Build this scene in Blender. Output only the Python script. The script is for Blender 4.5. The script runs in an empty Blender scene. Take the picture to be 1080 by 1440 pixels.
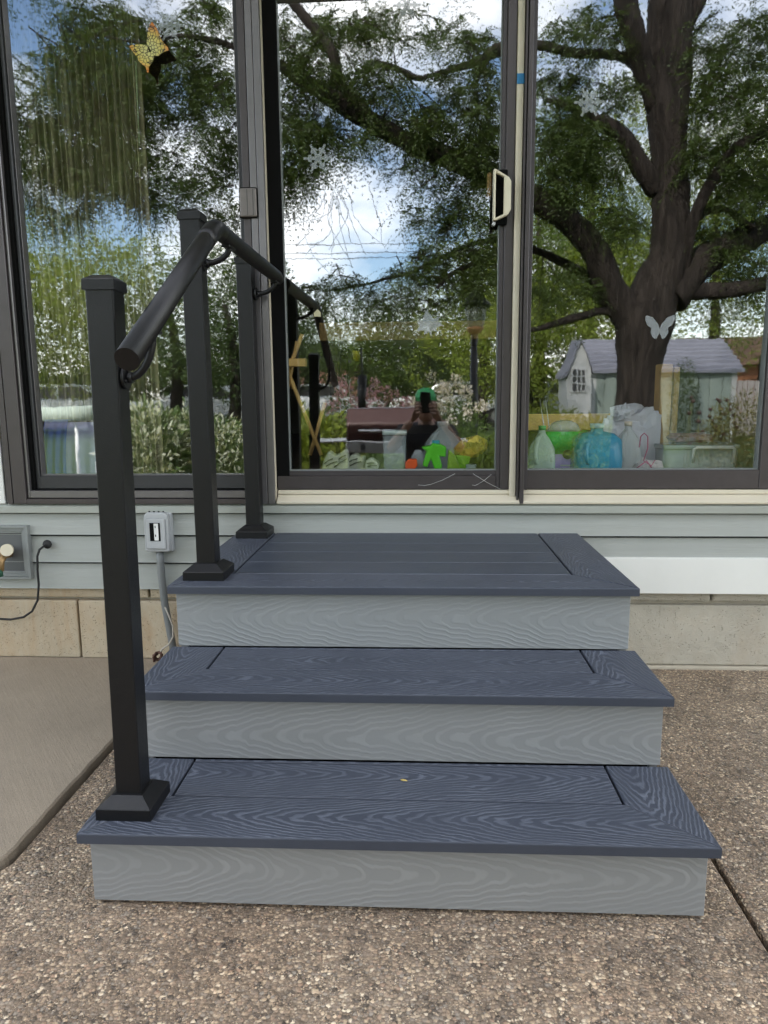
import bpy, bmesh, math, random
import numpy as np
from mathutils import Vector, Matrix
random.seed(7); rng = np.random.default_rng(7)
sc = bpy.context.scene
COL = sc.collection
# ------------------------------------------------------------------ camera
CAM = Vector((0.08259, -2.56097, 0.99270)); YAW, PIT, ROL, FPX = 0.05838, 0.16103, -0.0086, 1016.2
fw = Vector((-math.sin(YAW)*math.cos(PIT), math.cos(YAW)*math.cos(PIT), -math.sin(PIT)))
rt0 = Vector((math.cos(YAW), math.sin(YAW), 0)); up0 = rt0.cross(fw)
rt = math.cos(ROL)*rt0 + math.sin(ROL)*up0; up = -math.sin(ROL)*rt0 + math.cos(ROL)*up0
cd = bpy.data.cameras.new('camera'); cam = bpy.data.objects.new('camera', cd); COL.objects.link(cam)
m = Matrix((rt, up, -fw)).transposed().to_4x4(); m.translation = CAM; cam.matrix_world = m
cd.sensor_fit = 'HORIZONTAL'; cd.sensor_width = 36; cd.lens = FPX/1080*36; cd.clip_start = .01; cd.clip_end = 600
sc.camera = cam
# ------------------------------------------------------------------ sky, sun, exposure
SUN_EL, SUN_AZ = math.radians(38), math.radians(-24)     # azimuth from +y (over the house roof) towards -x
w = bpy.data.worlds.new('World'); sc.world = w; w.use_nodes = True
nt = w.node_tree; nt.nodes.clear()
def wn(t, **k):
    n = nt.nodes.new(t)
    for a, b in k.items(): setattr(n, a, b)
    return n
sky = wn('ShaderNodeTexSky', sky_type='NISHITA', sun_disc=False, sun_elevation=SUN_EL, sun_rotation=SUN_AZ)
sky.air_density = 1.0; sky.dust_density = .6; sky.ozone_density = 1.2
tc = wn('ShaderNodeTexCoord'); mp = wn('ShaderNodeMapping'); mp.inputs['Scale'].default_value = (1, 1, 2.3); mp.inputs['Location'].default_value = (.9, .35, .2)
nz = wn('ShaderNodeTexNoise'); nz.inputs['Scale'].default_value = 2.6; nz.inputs['Detail'].default_value = 9; nz.inputs['Roughness'].default_value = .56
rp = wn('ShaderNodeValToRGB'); rp.color_ramp.elements[0].position = .43; rp.color_ramp.elements[1].position = .66
mx = wn('ShaderNodeMix', data_type='RGBA'); bg = wn('ShaderNodeBackground'); out = wn('ShaderNodeOutputWorld')
L = nt.links.new
L(tc.outputs['Generated'], mp.inputs['Vector']); L(mp.outputs[0], nz.inputs['Vector']); L(nz.outputs['Fac'], rp.inputs[0])
L(rp.outputs[0], mx.inputs['Factor']); L(sky.outputs[0], mx.inputs[6]); mx.inputs[7].default_value = (13.5, 13.1, 12.6, 1)
L(mx.outputs[2], bg.inputs['Color']); bg.inputs['Strength'].default_value = .12; L(bg.outputs[0], out.inputs['Surface'])
sl = bpy.data.lights.new('sun', 'SUN'); sl.energy = 3.0; sl.angle = math.radians(1.0); sl.color = (1, .95, .87)
so = bpy.data.objects.new('sun', sl); COL.objects.link(so)
sd = Vector((math.sin(SUN_AZ)*math.cos(SUN_EL), math.cos(SUN_AZ)*math.cos(SUN_EL), math.sin(SUN_EL)))
so.rotation_euler = sd.to_track_quat('Z', 'Y').to_euler(); so.location = (0, 0, 20)
vs = sc.view_settings; vs.view_transform = 'Standard'; vs.look = 'None'; vs.exposure = 2.18; vs.gamma = 1; vs.use_curve_mapping = False
cy = sc.cycles; cy.caustics_reflective = False; cy.caustics_refractive = False; cy.max_bounces = 8; cy.diffuse_bounces = 3
cy.glossy_bounces = 4; cy.transparent_max_bounces = 12; cy.sample_clamp_indirect = 6; cy.use_denoising = True
try: cy.denoiser = 'OPENIMAGEDENOISE'
except Exception: pass

# ------------------------------------------------------------------ places
def ray(px, py): return fw + rt*((px-540)/FPX) - up*((py-720)/FPX)
def at(px, py, Y):                       # the point at depth y = Y seen at that place of the photograph
    d = ray(px, py); return CAM + d*((Y-CAM.y)/d.y)
GY = .03                                  # plane of the panes
def gar(px, py, Y):                       # a garden point whose mirror image in the panes stands at depth Y
    p = at(px, py, Y); return Vector((p.x, 2*GY-Y, p.z))

# ------------------------------------------------------------------ materials
MATS = {}
class NB:
    def __init__(s, name):
        s.m = bpy.data.materials.new(name); s.m.use_nodes = True; s.t = s.m.node_tree; s.t.nodes.clear()
        s.o = s.t.nodes.new('ShaderNodeOutputMaterial')
    def n(s, t, ins=None, **k):
        x = s.t.nodes.new(t)
        for a, b in k.items(): setattr(x, a, b)
        for a, b in (ins or {}).items():
            if hasattr(b, 'is_output') or isinstance(b, bpy.types.NodeSocket): s.t.links.new(b, x.inputs[a])
            else: x.inputs[a].default_value = b
        return x
    def math(s, op, a, b=0., c=0.): return s.n('ShaderNodeMath', {0: a, 1: b, 2: c}, operation=op).outputs[0]
    def ramp(s, f, stops, interp='LINEAR'):
        r = s.n('ShaderNodeValToRGB', {0: f}); e = r.color_ramp.elements; r.color_ramp.interpolation = interp
        while len(e) < len(stops): e.new(.5)
        for i, (p, c) in enumerate(stops):
            e[i].position = p; e[i].color = (c if hasattr(c, '__len__') else (c, c, c)) + ((1,) if not hasattr(c, '__len__') or len(c) == 3 else ())
        return r.outputs[0]
    def mix(s, f, a, b, blend='MIX'):
        x = s.n('ShaderNodeMix', data_type='RGBA', blend_type=blend)
        for i, v in ((0, f), (6, a), (7, b)):
            if isinstance(v, bpy.types.NodeSocket): s.t.links.new(v, x.inputs[i])
            else: x.inputs[i].default_value = v if i == 0 else tuple(v)[:3]+(1,)
        return x.outputs[2]
    def noise(s, vec, scale, detail=3, rough=.5, dist=0.):
        x = s.n('ShaderNodeTexNoise', {'Scale': scale, 'Detail': detail, 'Roughness': rough, 'Distortion': dist})
        if vec is not None: s.t.links.new(vec, x.inputs['Vector'])
        return x.outputs['Fac']
    def obj(s): return s.n('ShaderNodeTexCoord').outputs['Object']
    def pos(s): return s.n('ShaderNodeNewGeometry').outputs['Position']
    def map(s, v, scale=(1, 1, 1), loc=(0, 0, 0)): return s.n('ShaderNodeMapping', {'Vector': v, 'Scale': scale, 'Location': loc}).outputs[0]
    def bump(s, h, dist, strength=1., nrm=None):
        i = {'Height': h, 'Distance': dist, 'Strength': strength}
        if nrm is not None: i['Normal'] = nrm
        return s.n('ShaderNodeBump', i).outputs[0]
    def surf(s, col, rough=.6, metal=0., nrm=None, spec=.5, **kw):
        p = s.n('ShaderNodeBsdfPrincipled')
        for k, v in (('Base Color', col), ('Roughness', rough), ('Metallic', metal), ('Specular IOR Level', spec), *kw.items()):
            if isinstance(v, bpy.types.NodeSocket): s.t.links.new(v, p.inputs[k])
            else: p.inputs[k].default_value = (tuple(v)[:3]+(1,)) if hasattr(v, '__len__') and len(v) in (3, 4) and k in ('Base Color', 'Subsurface Radius') else v
        if nrm is not None: s.t.links.new(nrm, p.inputs['Normal'])
        s.t.links.new(p.outputs[0], s.o.inputs['Surface']); return s.m
def plain(name, col, rough=.6, metal=0., var=.12, scale=18., bump=.0006, spec=.5, **kw):
    if name in MATS: return MATS[name]
    b = NB(name); v = b.pos(); f = b.noise(v, scale, 5, .6)
    c = b.mix(f, tuple(x*(1-var) for x in col), tuple(min(1, x*(1+var)) for x in col))
    rr = b.math('MULTIPLY_ADD', f, .15, rough-.07)
    MATS[name] = b.surf(c, rr, metal, b.bump(b.noise(v, scale*9, 3), bump) if bump else None, spec, **kw); return MATS[name]

def grain(name, dark, light, A=150., Bx=26., rough=.5, depth=.0006, h=.012, contrast=1., flat=False, seam=False):
    """embossed cathedral wood grain of composite boards, along local x; varies from board to board"""
    b = NB(name); v = b.obj(); rnd = b.n('ShaderNodeObjectInfo').outputs['Random']
    off = b.math('MULTIPLY', rnd, 37.)
    vv = b.n('ShaderNodeVectorMath', {0: v, 1: (0, 0, 0)}, operation='ADD')
    cmb = b.n('ShaderNodeCombineXYZ', {'X': off, 'Y': off, 'Z': off}).outputs[0]; b.t.links.new(cmb, vv.inputs[1]); vr = vv.outputs[0]
    sp = b.n('ShaderNodeSeparateXYZ', {0: v}); x, y, z = sp.outputs
    w1 = b.noise(b.map(vr, (5, 9, 3)), 1., 2, .5); w2 = b.noise(b.map(vr, (26, 60, 10)), 1., 2, .5)
    w3 = b.noise(b.map(vr, (1.6, .5, .5)), 1., 1, .5)
    yy = b.math('ADD', b.math('ADD', b.math('ADD', y, z), b.math('MULTIPLY', b.math('SUBTRACT', w1, .5), .035)), b.math('MULTIPLY', b.math('SUBTRACT', rnd, .5), .05))
    r = b.math('SQRT', b.math('ADD', b.math('MULTIPLY', yy, yy), h*h))
    sgn = b.math('SUBTRACT', b.math('MULTIPLY', b.math('GREATER_THAN', b.math('FRACT', b.math('MULTIPLY', rnd, 7.3)), .5), 2.), 1.)
    ax = b.math('MULTIPLY', b.math('MULTIPLY', x, sgn), Bx)
    ax = b.math('ADD', ax, b.math('MULTIPLY', w3, 7.))
    t = b.math('ADD', b.math('SUBTRACT', b.math('MULTIPLY', r, A), ax), b.math('MULTIPLY', w2, 1.5))
    wv = b.math('MULTIPLY_ADD', b.math('SINE', b.math('MULTIPLY', t, 6.2832)), .5, .5)
    fine = b.noise(b.map(vr, (60, 900, 900)), 1., 3, .6)
    wl = b.ramp(wv, [(.45, 0.), (.93, 1.)])
    if flat: wl = b.math('MULTIPLY', wl, b.ramp(b.n('ShaderNodeSeparateXYZ', {0: b.n('ShaderNodeNewGeometry').outputs['Normal']}).outputs[2], [(.75, 0.), (.95, 1.)]))
    wl2 = b.math('MULTIPLY', wl, b.math('MULTIPLY_ADD', b.noise(b.map(vr, (9, 14, 14)), 1., 2), 1.5, -.05))
    f = b.math('MULTIPLY', b.math('ADD', b.math('MULTIPLY', wl2, .85), b.math('MULTIPLY', fine, .25)), contrast)
    dirt = b.noise(b.pos(), 3.2, 5, .6)
    c = b.mix(f, dark, light); c = b.mix(b.math('MULTIPLY', dirt, .25), c, tuple(q*1.35 for q in light))
    if seam: c = b.mix(b.math('MULTIPLY', b.math('GREATER_THAN', b.math('ABSOLUTE', y), .0676), .35), c, (.16, .18, .215))  # lighter board edges: bevel's sky highlight painted in, along with seam dust
    return b.surf(c, b.math('MULTIPLY_ADD', wl, .1, rough), 0, b.bump(b.math('ADD', wl2, b.math('MULTIPLY', fine, .35)), depth), .4)
M = {}
M['deck'] = grain('composite_deck', (.024, .0285, .042), (.106, .119, .150), rough=.42, A=108, Bx=25, h=.016, depth=.001, flat=True)
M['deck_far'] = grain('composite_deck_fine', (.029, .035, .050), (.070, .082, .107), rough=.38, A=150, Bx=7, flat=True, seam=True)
M['riser'] = grain('grey_composite', (.205, .208, .207), (.262, .265, .263), rough=.5, A=88, Bx=19, h=.024, depth=.0004)
M['riser_far'] = grain('grey_composite_fine', (.225, .234, .236), (.262, .272, .273), rough=.5, A=90, Bx=17, h=.026, contrast=.7)
M['black'] = plain('black_powder_coat', (.0042, .0042, .005), .38, 0, .15, 60, .0004, .38)
M['blackmat'] = plain('black_rubber', (.012, .012, .012), .7)
def lap(name, col):
    b = NB(name); v = b.pos(); s = b.noise(b.map(v, (3, 3, 90)), 1, 4, .6); s2 = b.noise(v, 2.2, 4, .6); f = b.math('MULTIPLY_ADD', s, .5, b.math('MULTIPLY', s2, .5))
    c = b.mix(f, tuple(q*.84 for q in col), tuple(q*1.12 for q in col))
    return b.surf(c, .55, 0, b.bump(b.noise(b.map(v, (6, 6, 260)), 1, 4, .65), .0012), .35)
M['siding'] = lap('sage_siding', (.335, .348, .322))
M['trim'] = lap('sage_trim', (.37, .385, .345))
M['white'] = plain('white_paint', (.74, .74, .70), .45, 0, .05, 6, .0003)
M['cream'] = plain('cream_vinyl', (.62, .56, .44), .4, 0, .06, 8, .0003)
M['bronze'] = plain('bronze_frame', (.070, .060, .061), .34, .35, .14, 25, .0003)
M['bronze_lt'] = plain('bronze_channel', (.165, .155, .157), .3, .45, .12, 30, .0003)
M['near_black'] = plain('gasket_and_shade', (.004, .004, .004), .8, 0, .1, 20, 0, .1)  # near-black for gaskets, and for recess and lap shade put into colour
def glass():
    b = NB('window_glass'); v = b.pos()
    n = b.bump(b.noise(b.map(v, (2.2, 1, 1.3)), 1.3, 2, .45), .0006)
    n = b.bump(b.noise(v, 20, 2, .5), .00004, 1., n)
    g = b.n('ShaderNodeBsdfGlossy', {'Color': (.95, .98, 1, 1), 'Roughness': .016, 'Normal': n}); tr = b.n('ShaderNodeBsdfTransparent', {'Color': (.985, .99, .985, 1)})
    fr = b.n('ShaderNodeFresnel', {'IOR': 1.5}).outputs[0]
    x = b.n('ShaderNodeMixShader', {0: b.math('MULTIPLY', b.math('ADD', b.math('MULTIPLY', fr, .8), .20), b.math('SUBTRACT', 1., b.n('ShaderNodeNewGeometry').outputs['Backfacing'])), 1: tr.outputs[0], 2: g.outputs[0]})
    b.t.links.new(x.outputs[0], b.o.inputs['Surface']); return b.m
M['glass'] = glass()
def aggregate():
    b = NB('exposed_aggregate'); v = b.n('ShaderNodeVectorMath', {0: b.pos(), 1: (0, 0, 0)}, operation='ADD').outputs[0]
    wob = b.n('ShaderNodeTexNoise', {'Vector': v, 'Scale': 130., 'Detail': 3.}).outputs['Color']
    vd = b.n('ShaderNodeVectorMath', {0: wob, 1: (.006, .006, .006)}, operation='MULTIPLY').outputs[0]
    v2 = b.n('ShaderNodeVectorMath', {0: v, 1: vd}, operation='ADD').outputs[0]
    hs = []; cols = []
    for sc_, th in ((150., .5), (270., .45)):
        vo = b.n('ShaderNodeTexVoronoi', {'Vector': v2, 'Scale': sc_, 'Randomness': 1.})
        hs.append((vo.outputs['Distance'], vo.outputs['Color']))
    r1 = b.n('ShaderNodeSeparateColor', {0: hs[0][1]}).outputs; r2 = b.n('ShaderNodeSeparateColor', {0: hs[1][1]}).outputs
    pal = [(0., (.05, .045, .042)), (.14, (.13, .105, .085)), (.28, (.24, .19, .15)), (.42, (.17, .145, .13)), (.55, (.34, .28, .215)), (.66, (.2, .19, .18)), (.78, (.45, .38, .30)), (.88, (.26, .19, .15)), (.93, (.56, .51, .43)), (1., (.36, .34, .32))]
    ca = b.ramp(r1[0], pal, 'CONSTANT'); cb = b.ramp(r2[1], pal, 'CONSTANT')
    big = b.math('GREATER_THAN', r1[1], .45)
    st = b.mix(big, cb, ca)
    hb = b.math('SUBTRACT', 1., b.math('MULTIPLY', hs[0][0], 1.3)); hb2 = b.math('MULTIPLY', b.math('SUBTRACT', 1., b.math('MULTIPLY', hs[1][0], 1.3)), .6)
    hh = b.n('ShaderNodeMix', {'Factor': big, 2: hb2, 3: hb}, data_type='FLOAT').outputs[0]
    edge = b.ramp(hh, [(.1, .35), (.42, 1.)])
    c = b.mix(1., st, edge, 'MULTIPLY')
    cem = b.noise(v, 7, 5, .65)
    c = b.mix(b.ramp(b.noise(v, 34, 4, .6), [(.35, .62), (.62, .08)]), c, (.2, .165, .135))
    c = b.mix(1., c, b.ramp(cem, [(.3, (.66, .64, .62)), (.7, (1.22, 1.18, 1.12))]), 'MULTIPLY')
    c = b.mix(1., c, b.ramp(b.noise(v, 1.1, 3), [(.35, (1.44, 1.30, 1.13)), (.62, (1.80, 1.74, 1.60))]), 'MULTIPLY')
    return b.surf(c, .62, 0, b.bump(hh, .004, .9), .35)
M['aggregate'] = aggregate()
def concrete(name, col, pit=.5, rust=0., scale=1., streak=False, bd=.004):
    b = NB(name); v = b.pos(); big = b.noise(v, 3.1*scale, 6, .62); med = b.noise(v, 24*scale, 5, .65); fi = b.noise(v, 260*scale, 3, .6)
    c = b.mix(big, tuple(q*.72 for q in col), tuple(q*1.22 for q in col)); c = b.mix(b.math('MULTIPLY', med, .4), c, tuple(q*.62 for q in col))
    pv = b.n('ShaderNodeTexVoronoi', {'Vector': v, 'Scale': 150.*scale}).outputs['Distance']
    pm = b.math('MULTIPLY', b.ramp(pv, [(.12, 1.), (.26, 0.)]), b.ramp(b.noise(v, 40, 3), [(.45, 0.), (.62, 1.)]))
    c = b.mix(b.math('MULTIPLY', pm, pit), c, tuple(q*.22 for q in col))
    if rust:
        rm = b.ramp(b.noise(b.map(v, (3.5, 3.5, 1.8)), 1.3, 6, .7, .4), [(.46, 0.), (.64, 1.)]); c = b.mix(b.math('MULTIPLY', rm, rust), c, (.40, .22, .08))
    if streak:
        s = b.noise(b.map(b.n('ShaderNodeVectorRotate', {'Vector': v, 'Axis': (0, 0, 1), 'Angle': .9}, rotation_type='AXIS_ANGLE').outputs[0], (9, 170, 20)), 1, 4, .6)
        c = b.mix(b.ramp(s, [(.4, .14), (.7, 0.)]), c, tuple(q*.55 for q in col)); c = b.mix(1., c, b.ramp(b.noise(v, 420, 2, .7), [(.3, .72), (.7, 1.25)]), 'MULTIPLY'); fi = b.math('ADD', fi, b.math('MULTIPLY', s, 1.6))
    h = b.math('SUBTRACT', b.math('ADD', b.math('MULTIPLY', med, 1.), b.math('MULTIPLY', fi, .5)), pm)
    return b.surf(c, .8, 0, b.bump(h, bd), .25)
M['slab'] = concrete('broom_finish_concrete', (.345, .285, .215), .3, 0., 1., True, .0018)
M['block_tan'] = concrete('tan_concrete_block', (.54, .455, .33), 1., .42)
M['block_grey'] = concrete('grey_concrete_block', (.50, .465, .385), 1., .12)
M['mortar'] = concrete('mortar', (.50, .45, .36), .3)
M['joint'] = plain('joint_soil', (.03, .022, .016), .9)
M['grey_pl'] = plain('grey_plastic', (.38, .39, .395), .42)
M['grey_vinyl'] = plain('grey_vinyl_surround', (.225, .24, .235), .4)
M['pvc'] = plain('grey_conduit', (.17, .18, .18), .45)
M['brass'] = plain('old_brass', (.34, .22, .10), .45, .6)
M['ivory'] = plain('ivory_plastic', (.66, .60, .46), .45)
M['steel'] = plain('steel', (.5, .5, .5), .35, .8)
M['blue'] = plain('blue_tape', (.02, .19, .42), .6)
def clear(name, col, op, rough=.18, tint=None):
    if name in MATS: return MATS[name]
    b = NB(name); v = b.pos(); n = b.bump(b.noise(v, 40, 2), .001)
    p = b.n('ShaderNodeBsdfPrincipled', {'Base Color': tuple(col)+(1,), 'Roughness': rough, 'Normal': n}); t = b.n('ShaderNodeBsdfTransparent', {'Color': tuple(tint or (.9, .93, .93))+(1,)})
    x = b.n('ShaderNodeMixShader', {0: op, 1: t.outputs[0], 2: p.outputs[0]}); b.t.links.new(x.outputs[0], b.o.inputs['Surface']); MATS[name] = b.m; return b.m
def leafmat(name, col, col2, trans=.35, white=None):
    if name in MATS: return MATS[name]
    b = NB(name); r = b.n('ShaderNodeNewGeometry').outputs['Random Per Island']; f = b.noise(b.pos(), 1.3, 3)
    q = b.math('ADD', b.math('MULTIPLY', r, .6), b.math('MULTIPLY', f, .4))
    c = b.mix(q, col, col2)
    if white: c = b.mix(b.math('GREATER_THAN', r, 1-white[0]), c, white[1])
    d = b.n('ShaderNodeBsdfPrincipled', {'Roughness': .5, 'Specular IOR Level': .3}); t = b.n('ShaderNodeBsdfTranslucent')
    b.t.links.new(c, d.inputs['Base Color']); b.t.links.new(b.mix(1., c, (1.35, 1.3, .6), 'MULTIPLY'), t.inputs['Color'])
    x = b.n('ShaderNodeMixShader', {0: trans, 1: d.outputs[0], 2: t.outputs[0]}); b.t.links.new(x.outputs[0], b.o.inputs['Surface']); MATS[name] = b.m; return b.m
def barkmat():
    b = NB('bark'); v = b.pos(); r = b.noise(b.map(v, (14, 14, 2.4)), 1, 6, .7, .5)
    return b.surf(b.ramp(r, [(.3, (.008, .006, .005)), (.7, (.050, .040, .033))]), .9, 0, b.bump(r, .06), .2)
M['bark'] = barkmat()

# ------------------------------------------------------------------ mesh helpers
class MB:
    def __init__(s): s.b = bmesh.new()
    def box(s, x0, x1, y0, y1, z0, z1, bev=0., seg=1):
        r = bmesh.ops.create_cube(s.b, size=1.)['verts']
        for v in r: v.co = Vector(((x0+x1)/2+v.co.x*(x1-x0), (y0+y1)/2+v.co.y*(y1-y0), (z0+z1)/2+v.co.z*(z1-z0)))
        if bev: bmesh.ops.bevel(s.b, geom=list({e for v in r for e in v.link_edges}), offset=bev, segments=seg, affect='EDGES', profile=.5)
        return s
    def prism(s, pts, axis, a, b2, bev=0., seg=1):
        """polygon (2-D points) swept along an axis from a to b2"""
        def P(p, t): return {'x': (t, p[0], p[1]), 'y': (p[0], t, p[1]), 'z': (p[0], p[1], t)}[axis]
        A = [s.b.verts.new(P(p, a)) for p in pts]; B = [s.b.verts.new(P(p, b2)) for p in pts]; n = len(pts); fs = []
        for i in range(n): fs.append(s.b.faces.new((A[i], A[(i+1) % n], B[(i+1) % n], B[i])))
        fs.append(s.b.faces.new(A[::-1])); fs.append(s.b.faces.new(B)); bmesh.ops.recalc_face_normals(s.b, faces=fs)
        if bev: bmesh.ops.bevel(s.b, geom=list({e for v in A+B for e in v.link_edges}), offset=bev, segments=seg, affect='EDGES', profile=.5)
        return s
    def tube(s, pts, rad, n=10, cap=True):
        pts = [Vector(p) for p in pts]; R = rad if hasattr(rad, '__len__') else [rad]*len(pts); rings = []; prev = None
        for i, p in enumerate(pts):
            t = (pts[min(i+1, len(pts)-1)]-pts[max(i-1, 0)]).normalized()
            if prev is None: u = t.orthogonal().normalized()
            else: u = (prev-t*prev.dot(t)).normalized()
            prev = u; v = t.cross(u)
            rings.append([s.b.verts.new(p+(u*math.cos(2*math.pi*k/n)+v*math.sin(2*math.pi*k/n))*R[i]) for k in range(n)])
        for a, c in zip(rings, rings[1:]):
            for k in range(n): s.b.faces.new((a[k], a[(k+1) % n], c[(k+1) % n], c[k])).smooth = True
        if cap: s.b.faces.new(rings[0][::-1]); s.b.faces.new(rings[-1])
        return s
    def loft(s, secs, n=24, cap=True):
        """secs: (cx, cy, z, hx, hy, exponent)"""
        rings = []
        for cx, cy_, z, hx, hy, e in secs:
            g = []
            for k in range(n):
                a = 2*math.pi*(k+.5)/n; c, q = math.cos(a), math.sin(a)
                g.append(s.b.verts.new((cx+hx*math.copysign(abs(c)**(2/e), c), cy_+hy*math.copysign(abs(q)**(2/e), q), z)))
            rings.append(g)
        for a, c in zip(rings, rings[1:]):
            for k in range(n): s.b.faces.new((a[k], a[(k+1) % n], c[(k+1) % n], c[k])).smooth = True
        if cap: s.b.faces.new(rings[0][::-1]); s.b.faces.new(rings[-1])
        return s
    def disc(s, c, axis, r, t, n=20):
        a = Vector(axis).normalized(); return s.tube([Vector(c)-a*t/2, Vector(c)+a*t/2], r, n)
    def ball(s, c, r, sc_=(1, 1, 1), sub=2):
        q = bmesh.ops.create_icosphere(s.b, subdivisions=sub, radius=r)['verts']
        for v in q: v.co = Vector((c[0]+v.co.x*sc_[0], c[1]+v.co.y*sc_[1], c[2]+v.co.z*sc_[2]))
        for f in {f for v in q for f in v.link_faces}: f.smooth = True
        return s
    def xf(s, mat): bmesh.ops.transform(s.b, matrix=mat, verts=s.b.verts[:]); return s
    def jitter(s, a):
        for v in s.b.verts: v.co += Vector((random.uniform(-a, a), random.uniform(-a, a), random.uniform(-a, a)))
        return s
    def build(s, name, mat, parent=None, local=False):
        root = parent
        while root is not None and root.parent is not None: root = root.parent
        me = bpy.data.meshes.new(name)
        if root is not None and not local: bmesh.ops.transform(s.b, matrix=root.matrix_basis.inverted(), verts=s.b.verts[:])
        s.b.to_mesh(me); s.b.free(); me.materials.append(mat)
        o = bpy.data.objects.new(name, me); COL.objects.link(o); o.parent = parent; return o
def tag(o, label=None, cat=None, group=None, kind=None):
    for k, v in (('label', label), ('category', cat), ('group', group), ('kind', kind)):
        if v: o[k] = v
    return o
def thing(name, loc, label, cat, group=None, rz=0.):
    o = bpy.data.objects.new(name, None); COL.objects.link(o); o.location = loc; o.rotation_euler = (0, 0, rz)
    o.matrix_basis = Matrix.Translation(Vector(loc)) @ Matrix.Rotation(rz, 4, 'Z'); o.empty_display_size = .1
    return tag(o, label, cat, group)
def npmesh(name, V, F, mat, parent=None):
    """quads from numpy arrays"""
    if parent is not None: V = V-np.array(parent.location)
    me = bpy.data.meshes.new(name); me.vertices.add(len(V)); me.vertices.foreach_set('co', V.astype(np.float32).ravel())
    me.loops.add(F.size); me.loops.foreach_set('vertex_index', F.astype(np.int32).ravel()); me.polygons.add(len(F))
    me.polygons.foreach_set('loop_start', np.arange(0, F.size, F.shape[1], dtype=np.int32)); me.update(calc_edges=True); me.validate()
    me.materials.append(mat); o = bpy.data.objects.new(name, me); COL.objects.link(o); o.parent = parent; return o
def copy_tree(o, parent=None):
    c = o.copy(); COL.objects.link(c); c.parent = parent
    for ch in list(o.children): copy_tree(ch, c)
    return c

# ------------------------------------------------------------------ ground
def sheet(name, poly, z0, z1, mat, label=None, kind='structure', bev=.004):
    o = MB().prism(poly, 'z', z0, z1, bev).build(name, mat); tag(o, label, None, None, kind); return o
JX, SX, SYF = .703, -.822, -1.2
lawn = NB('lawn'); v_ = lawn.pos(); f_ = lawn.noise(v_, 1.1, 6, .7)
lawn_m = lawn.surf(lawn.mix(f_, (.03, .06, .012), (.085, .13, .03)), .9, 0, lawn.bump(lawn.noise(v_, 90, 3), .02), .2)
tag(MB().box(-150, 150, -200, 60, -.4, -.10).build('lawn', lawn_m), kind='structure')
tag(MB().box(-5, 5, -4.6, .3, -.095, -.03).build('joint_bed', M['joint']), kind='structure')
sheet('patio', [(SX+.012, -1.19), (SX+.012, .0), (JX-.006, .0), (JX-.006, -4.4), (SX-.0, -4.4), (SX-.0, -1.214)], -.06, 0, M['aggregate'])
sheet('patio', [(JX+.006, 0.), (4.6, 0.), (4.6, -4.4), (JX+.006, -4.4)], -.06, -.001, M['aggregate'])
sheet('patio', [(-4.6, SYF-.014), (SX-.012, SYF-.014), (SX-.012, -4.4), (-4.6, -4.4)], -.06, 0, M['aggregate'])
# broom finished slab with a chipped edge
pts = []
x = -4.6
pts.append((-4.6, 0.)); y = 0.; 
while y > SYF: pts.append((SX+random.uniform(-.003, .001), y)); y -= random.uniform(.012, .035)
pts.append((SX-.012, SYF)); x = SX-.03
while x > -1.8: pts.append((x, SYF+random.uniform(-.002, .002))); x -= random.uniform(.02, .04)
pts.append((-4.6, SYF))
sheet('concrete_slab', pts, -.06, .014, M['slab'], bev=.005)

# ------------------------------------------------------------------ the house
H = thing('house', (0, 0, 0), 'house wall with sage lap siding, three glass panels and block foundation behind the steps', 'house')
fnd = MB().box(-5, 5, .03, .25, -.05, .30).build('foundation_wall', M['mortar'], H)
def blocks(xs, z0, z1, mat, y=.0, dy=.006):
    for a, b2 in zip(xs, xs[1:]):
        MB().box(a+.004, b2-.004, y+random.uniform(0, dy), .06, z0, z1, .004, 2).build('foundation_block', mat, fnd)
blocks([-5, -4.42, -4.02, -3.62, -3.22, -2.82, -2.42, -2.03, -1.63, -1.228, -.83, -.43], .012, .237, M['block_tan'])
blocks([-.43, -.03, .37, .60], .012, .237, M['block_tan'])
blocks([.60, 1.62, 2.42, 3.22, 4.02, 5], .012, .237, M['block_grey'])
blocks([-5, -3.5, -1.9, -.95, -.3, .6], .249, .284, M['block_tan'], .003)
blocks([.60, .80, 1.105, 1.32, 1.6, 2.0, 2.5, 3.2, 5], .251, .285, M['block_grey'], .002, .008)
MB().box(-5, 5, -.008, .05, -.02, .010, .004).build('footing_lip', M['mortar'], H)
# lap boards: each a wedge, gaps bare near-black backing as painted shadow lines
def lapb(x0, x1, z0, z1, mat=M['siding']):
    return MB().prism([(-.020, z0+.0032), (-.0185, z0+.007), (-.006, z1-.0055), (.007, z1-.0055), (.007, z0+.0032)], 'x', x0, x1).build('siding_board', mat, H)
for z0, z1 in ((.286, .387), (.387, .4905), (.4905, .575)):
    for x0, x1 in ((-5, -2.35), (-2.347, 2.2), (2.203, 5)):
        if z0 < .3: x1 = min(x1, .54)
        if x1 > x0: lapb(x0, x1, z0, z1)
MB().box(.55, 5, -.034, .01, .289, .418, .002).build('skirt_board', M['white'], H)
tag(H.children[-1], 'white skirt board under the siding')
MB().box(-5, 5, .008, .08, .284, .60).build('lap_shade_sheathing', M['near_black'], H)  # near-black colour stands in for the shadow lines under the laps
MB().prism([(-.026, .575), (-.028, .600), (-.012, .609), (.02, .609), (.02, .575)], 'x', -5, 5, .0015).build('sill_trim', M['trim'], H)
MB().box(-1.72, -1.456, -.024, .05, .6095, 2.75, .002).build('corner_board', M['white'], H)
MB().box(-5, -1.722, .0, .06, .6095, 2.9).build('wall', M['siding'], H)
MB().box(1.42, 5, .0, .06, .6095, 2.9).build('wall', M['siding'], H)
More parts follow.
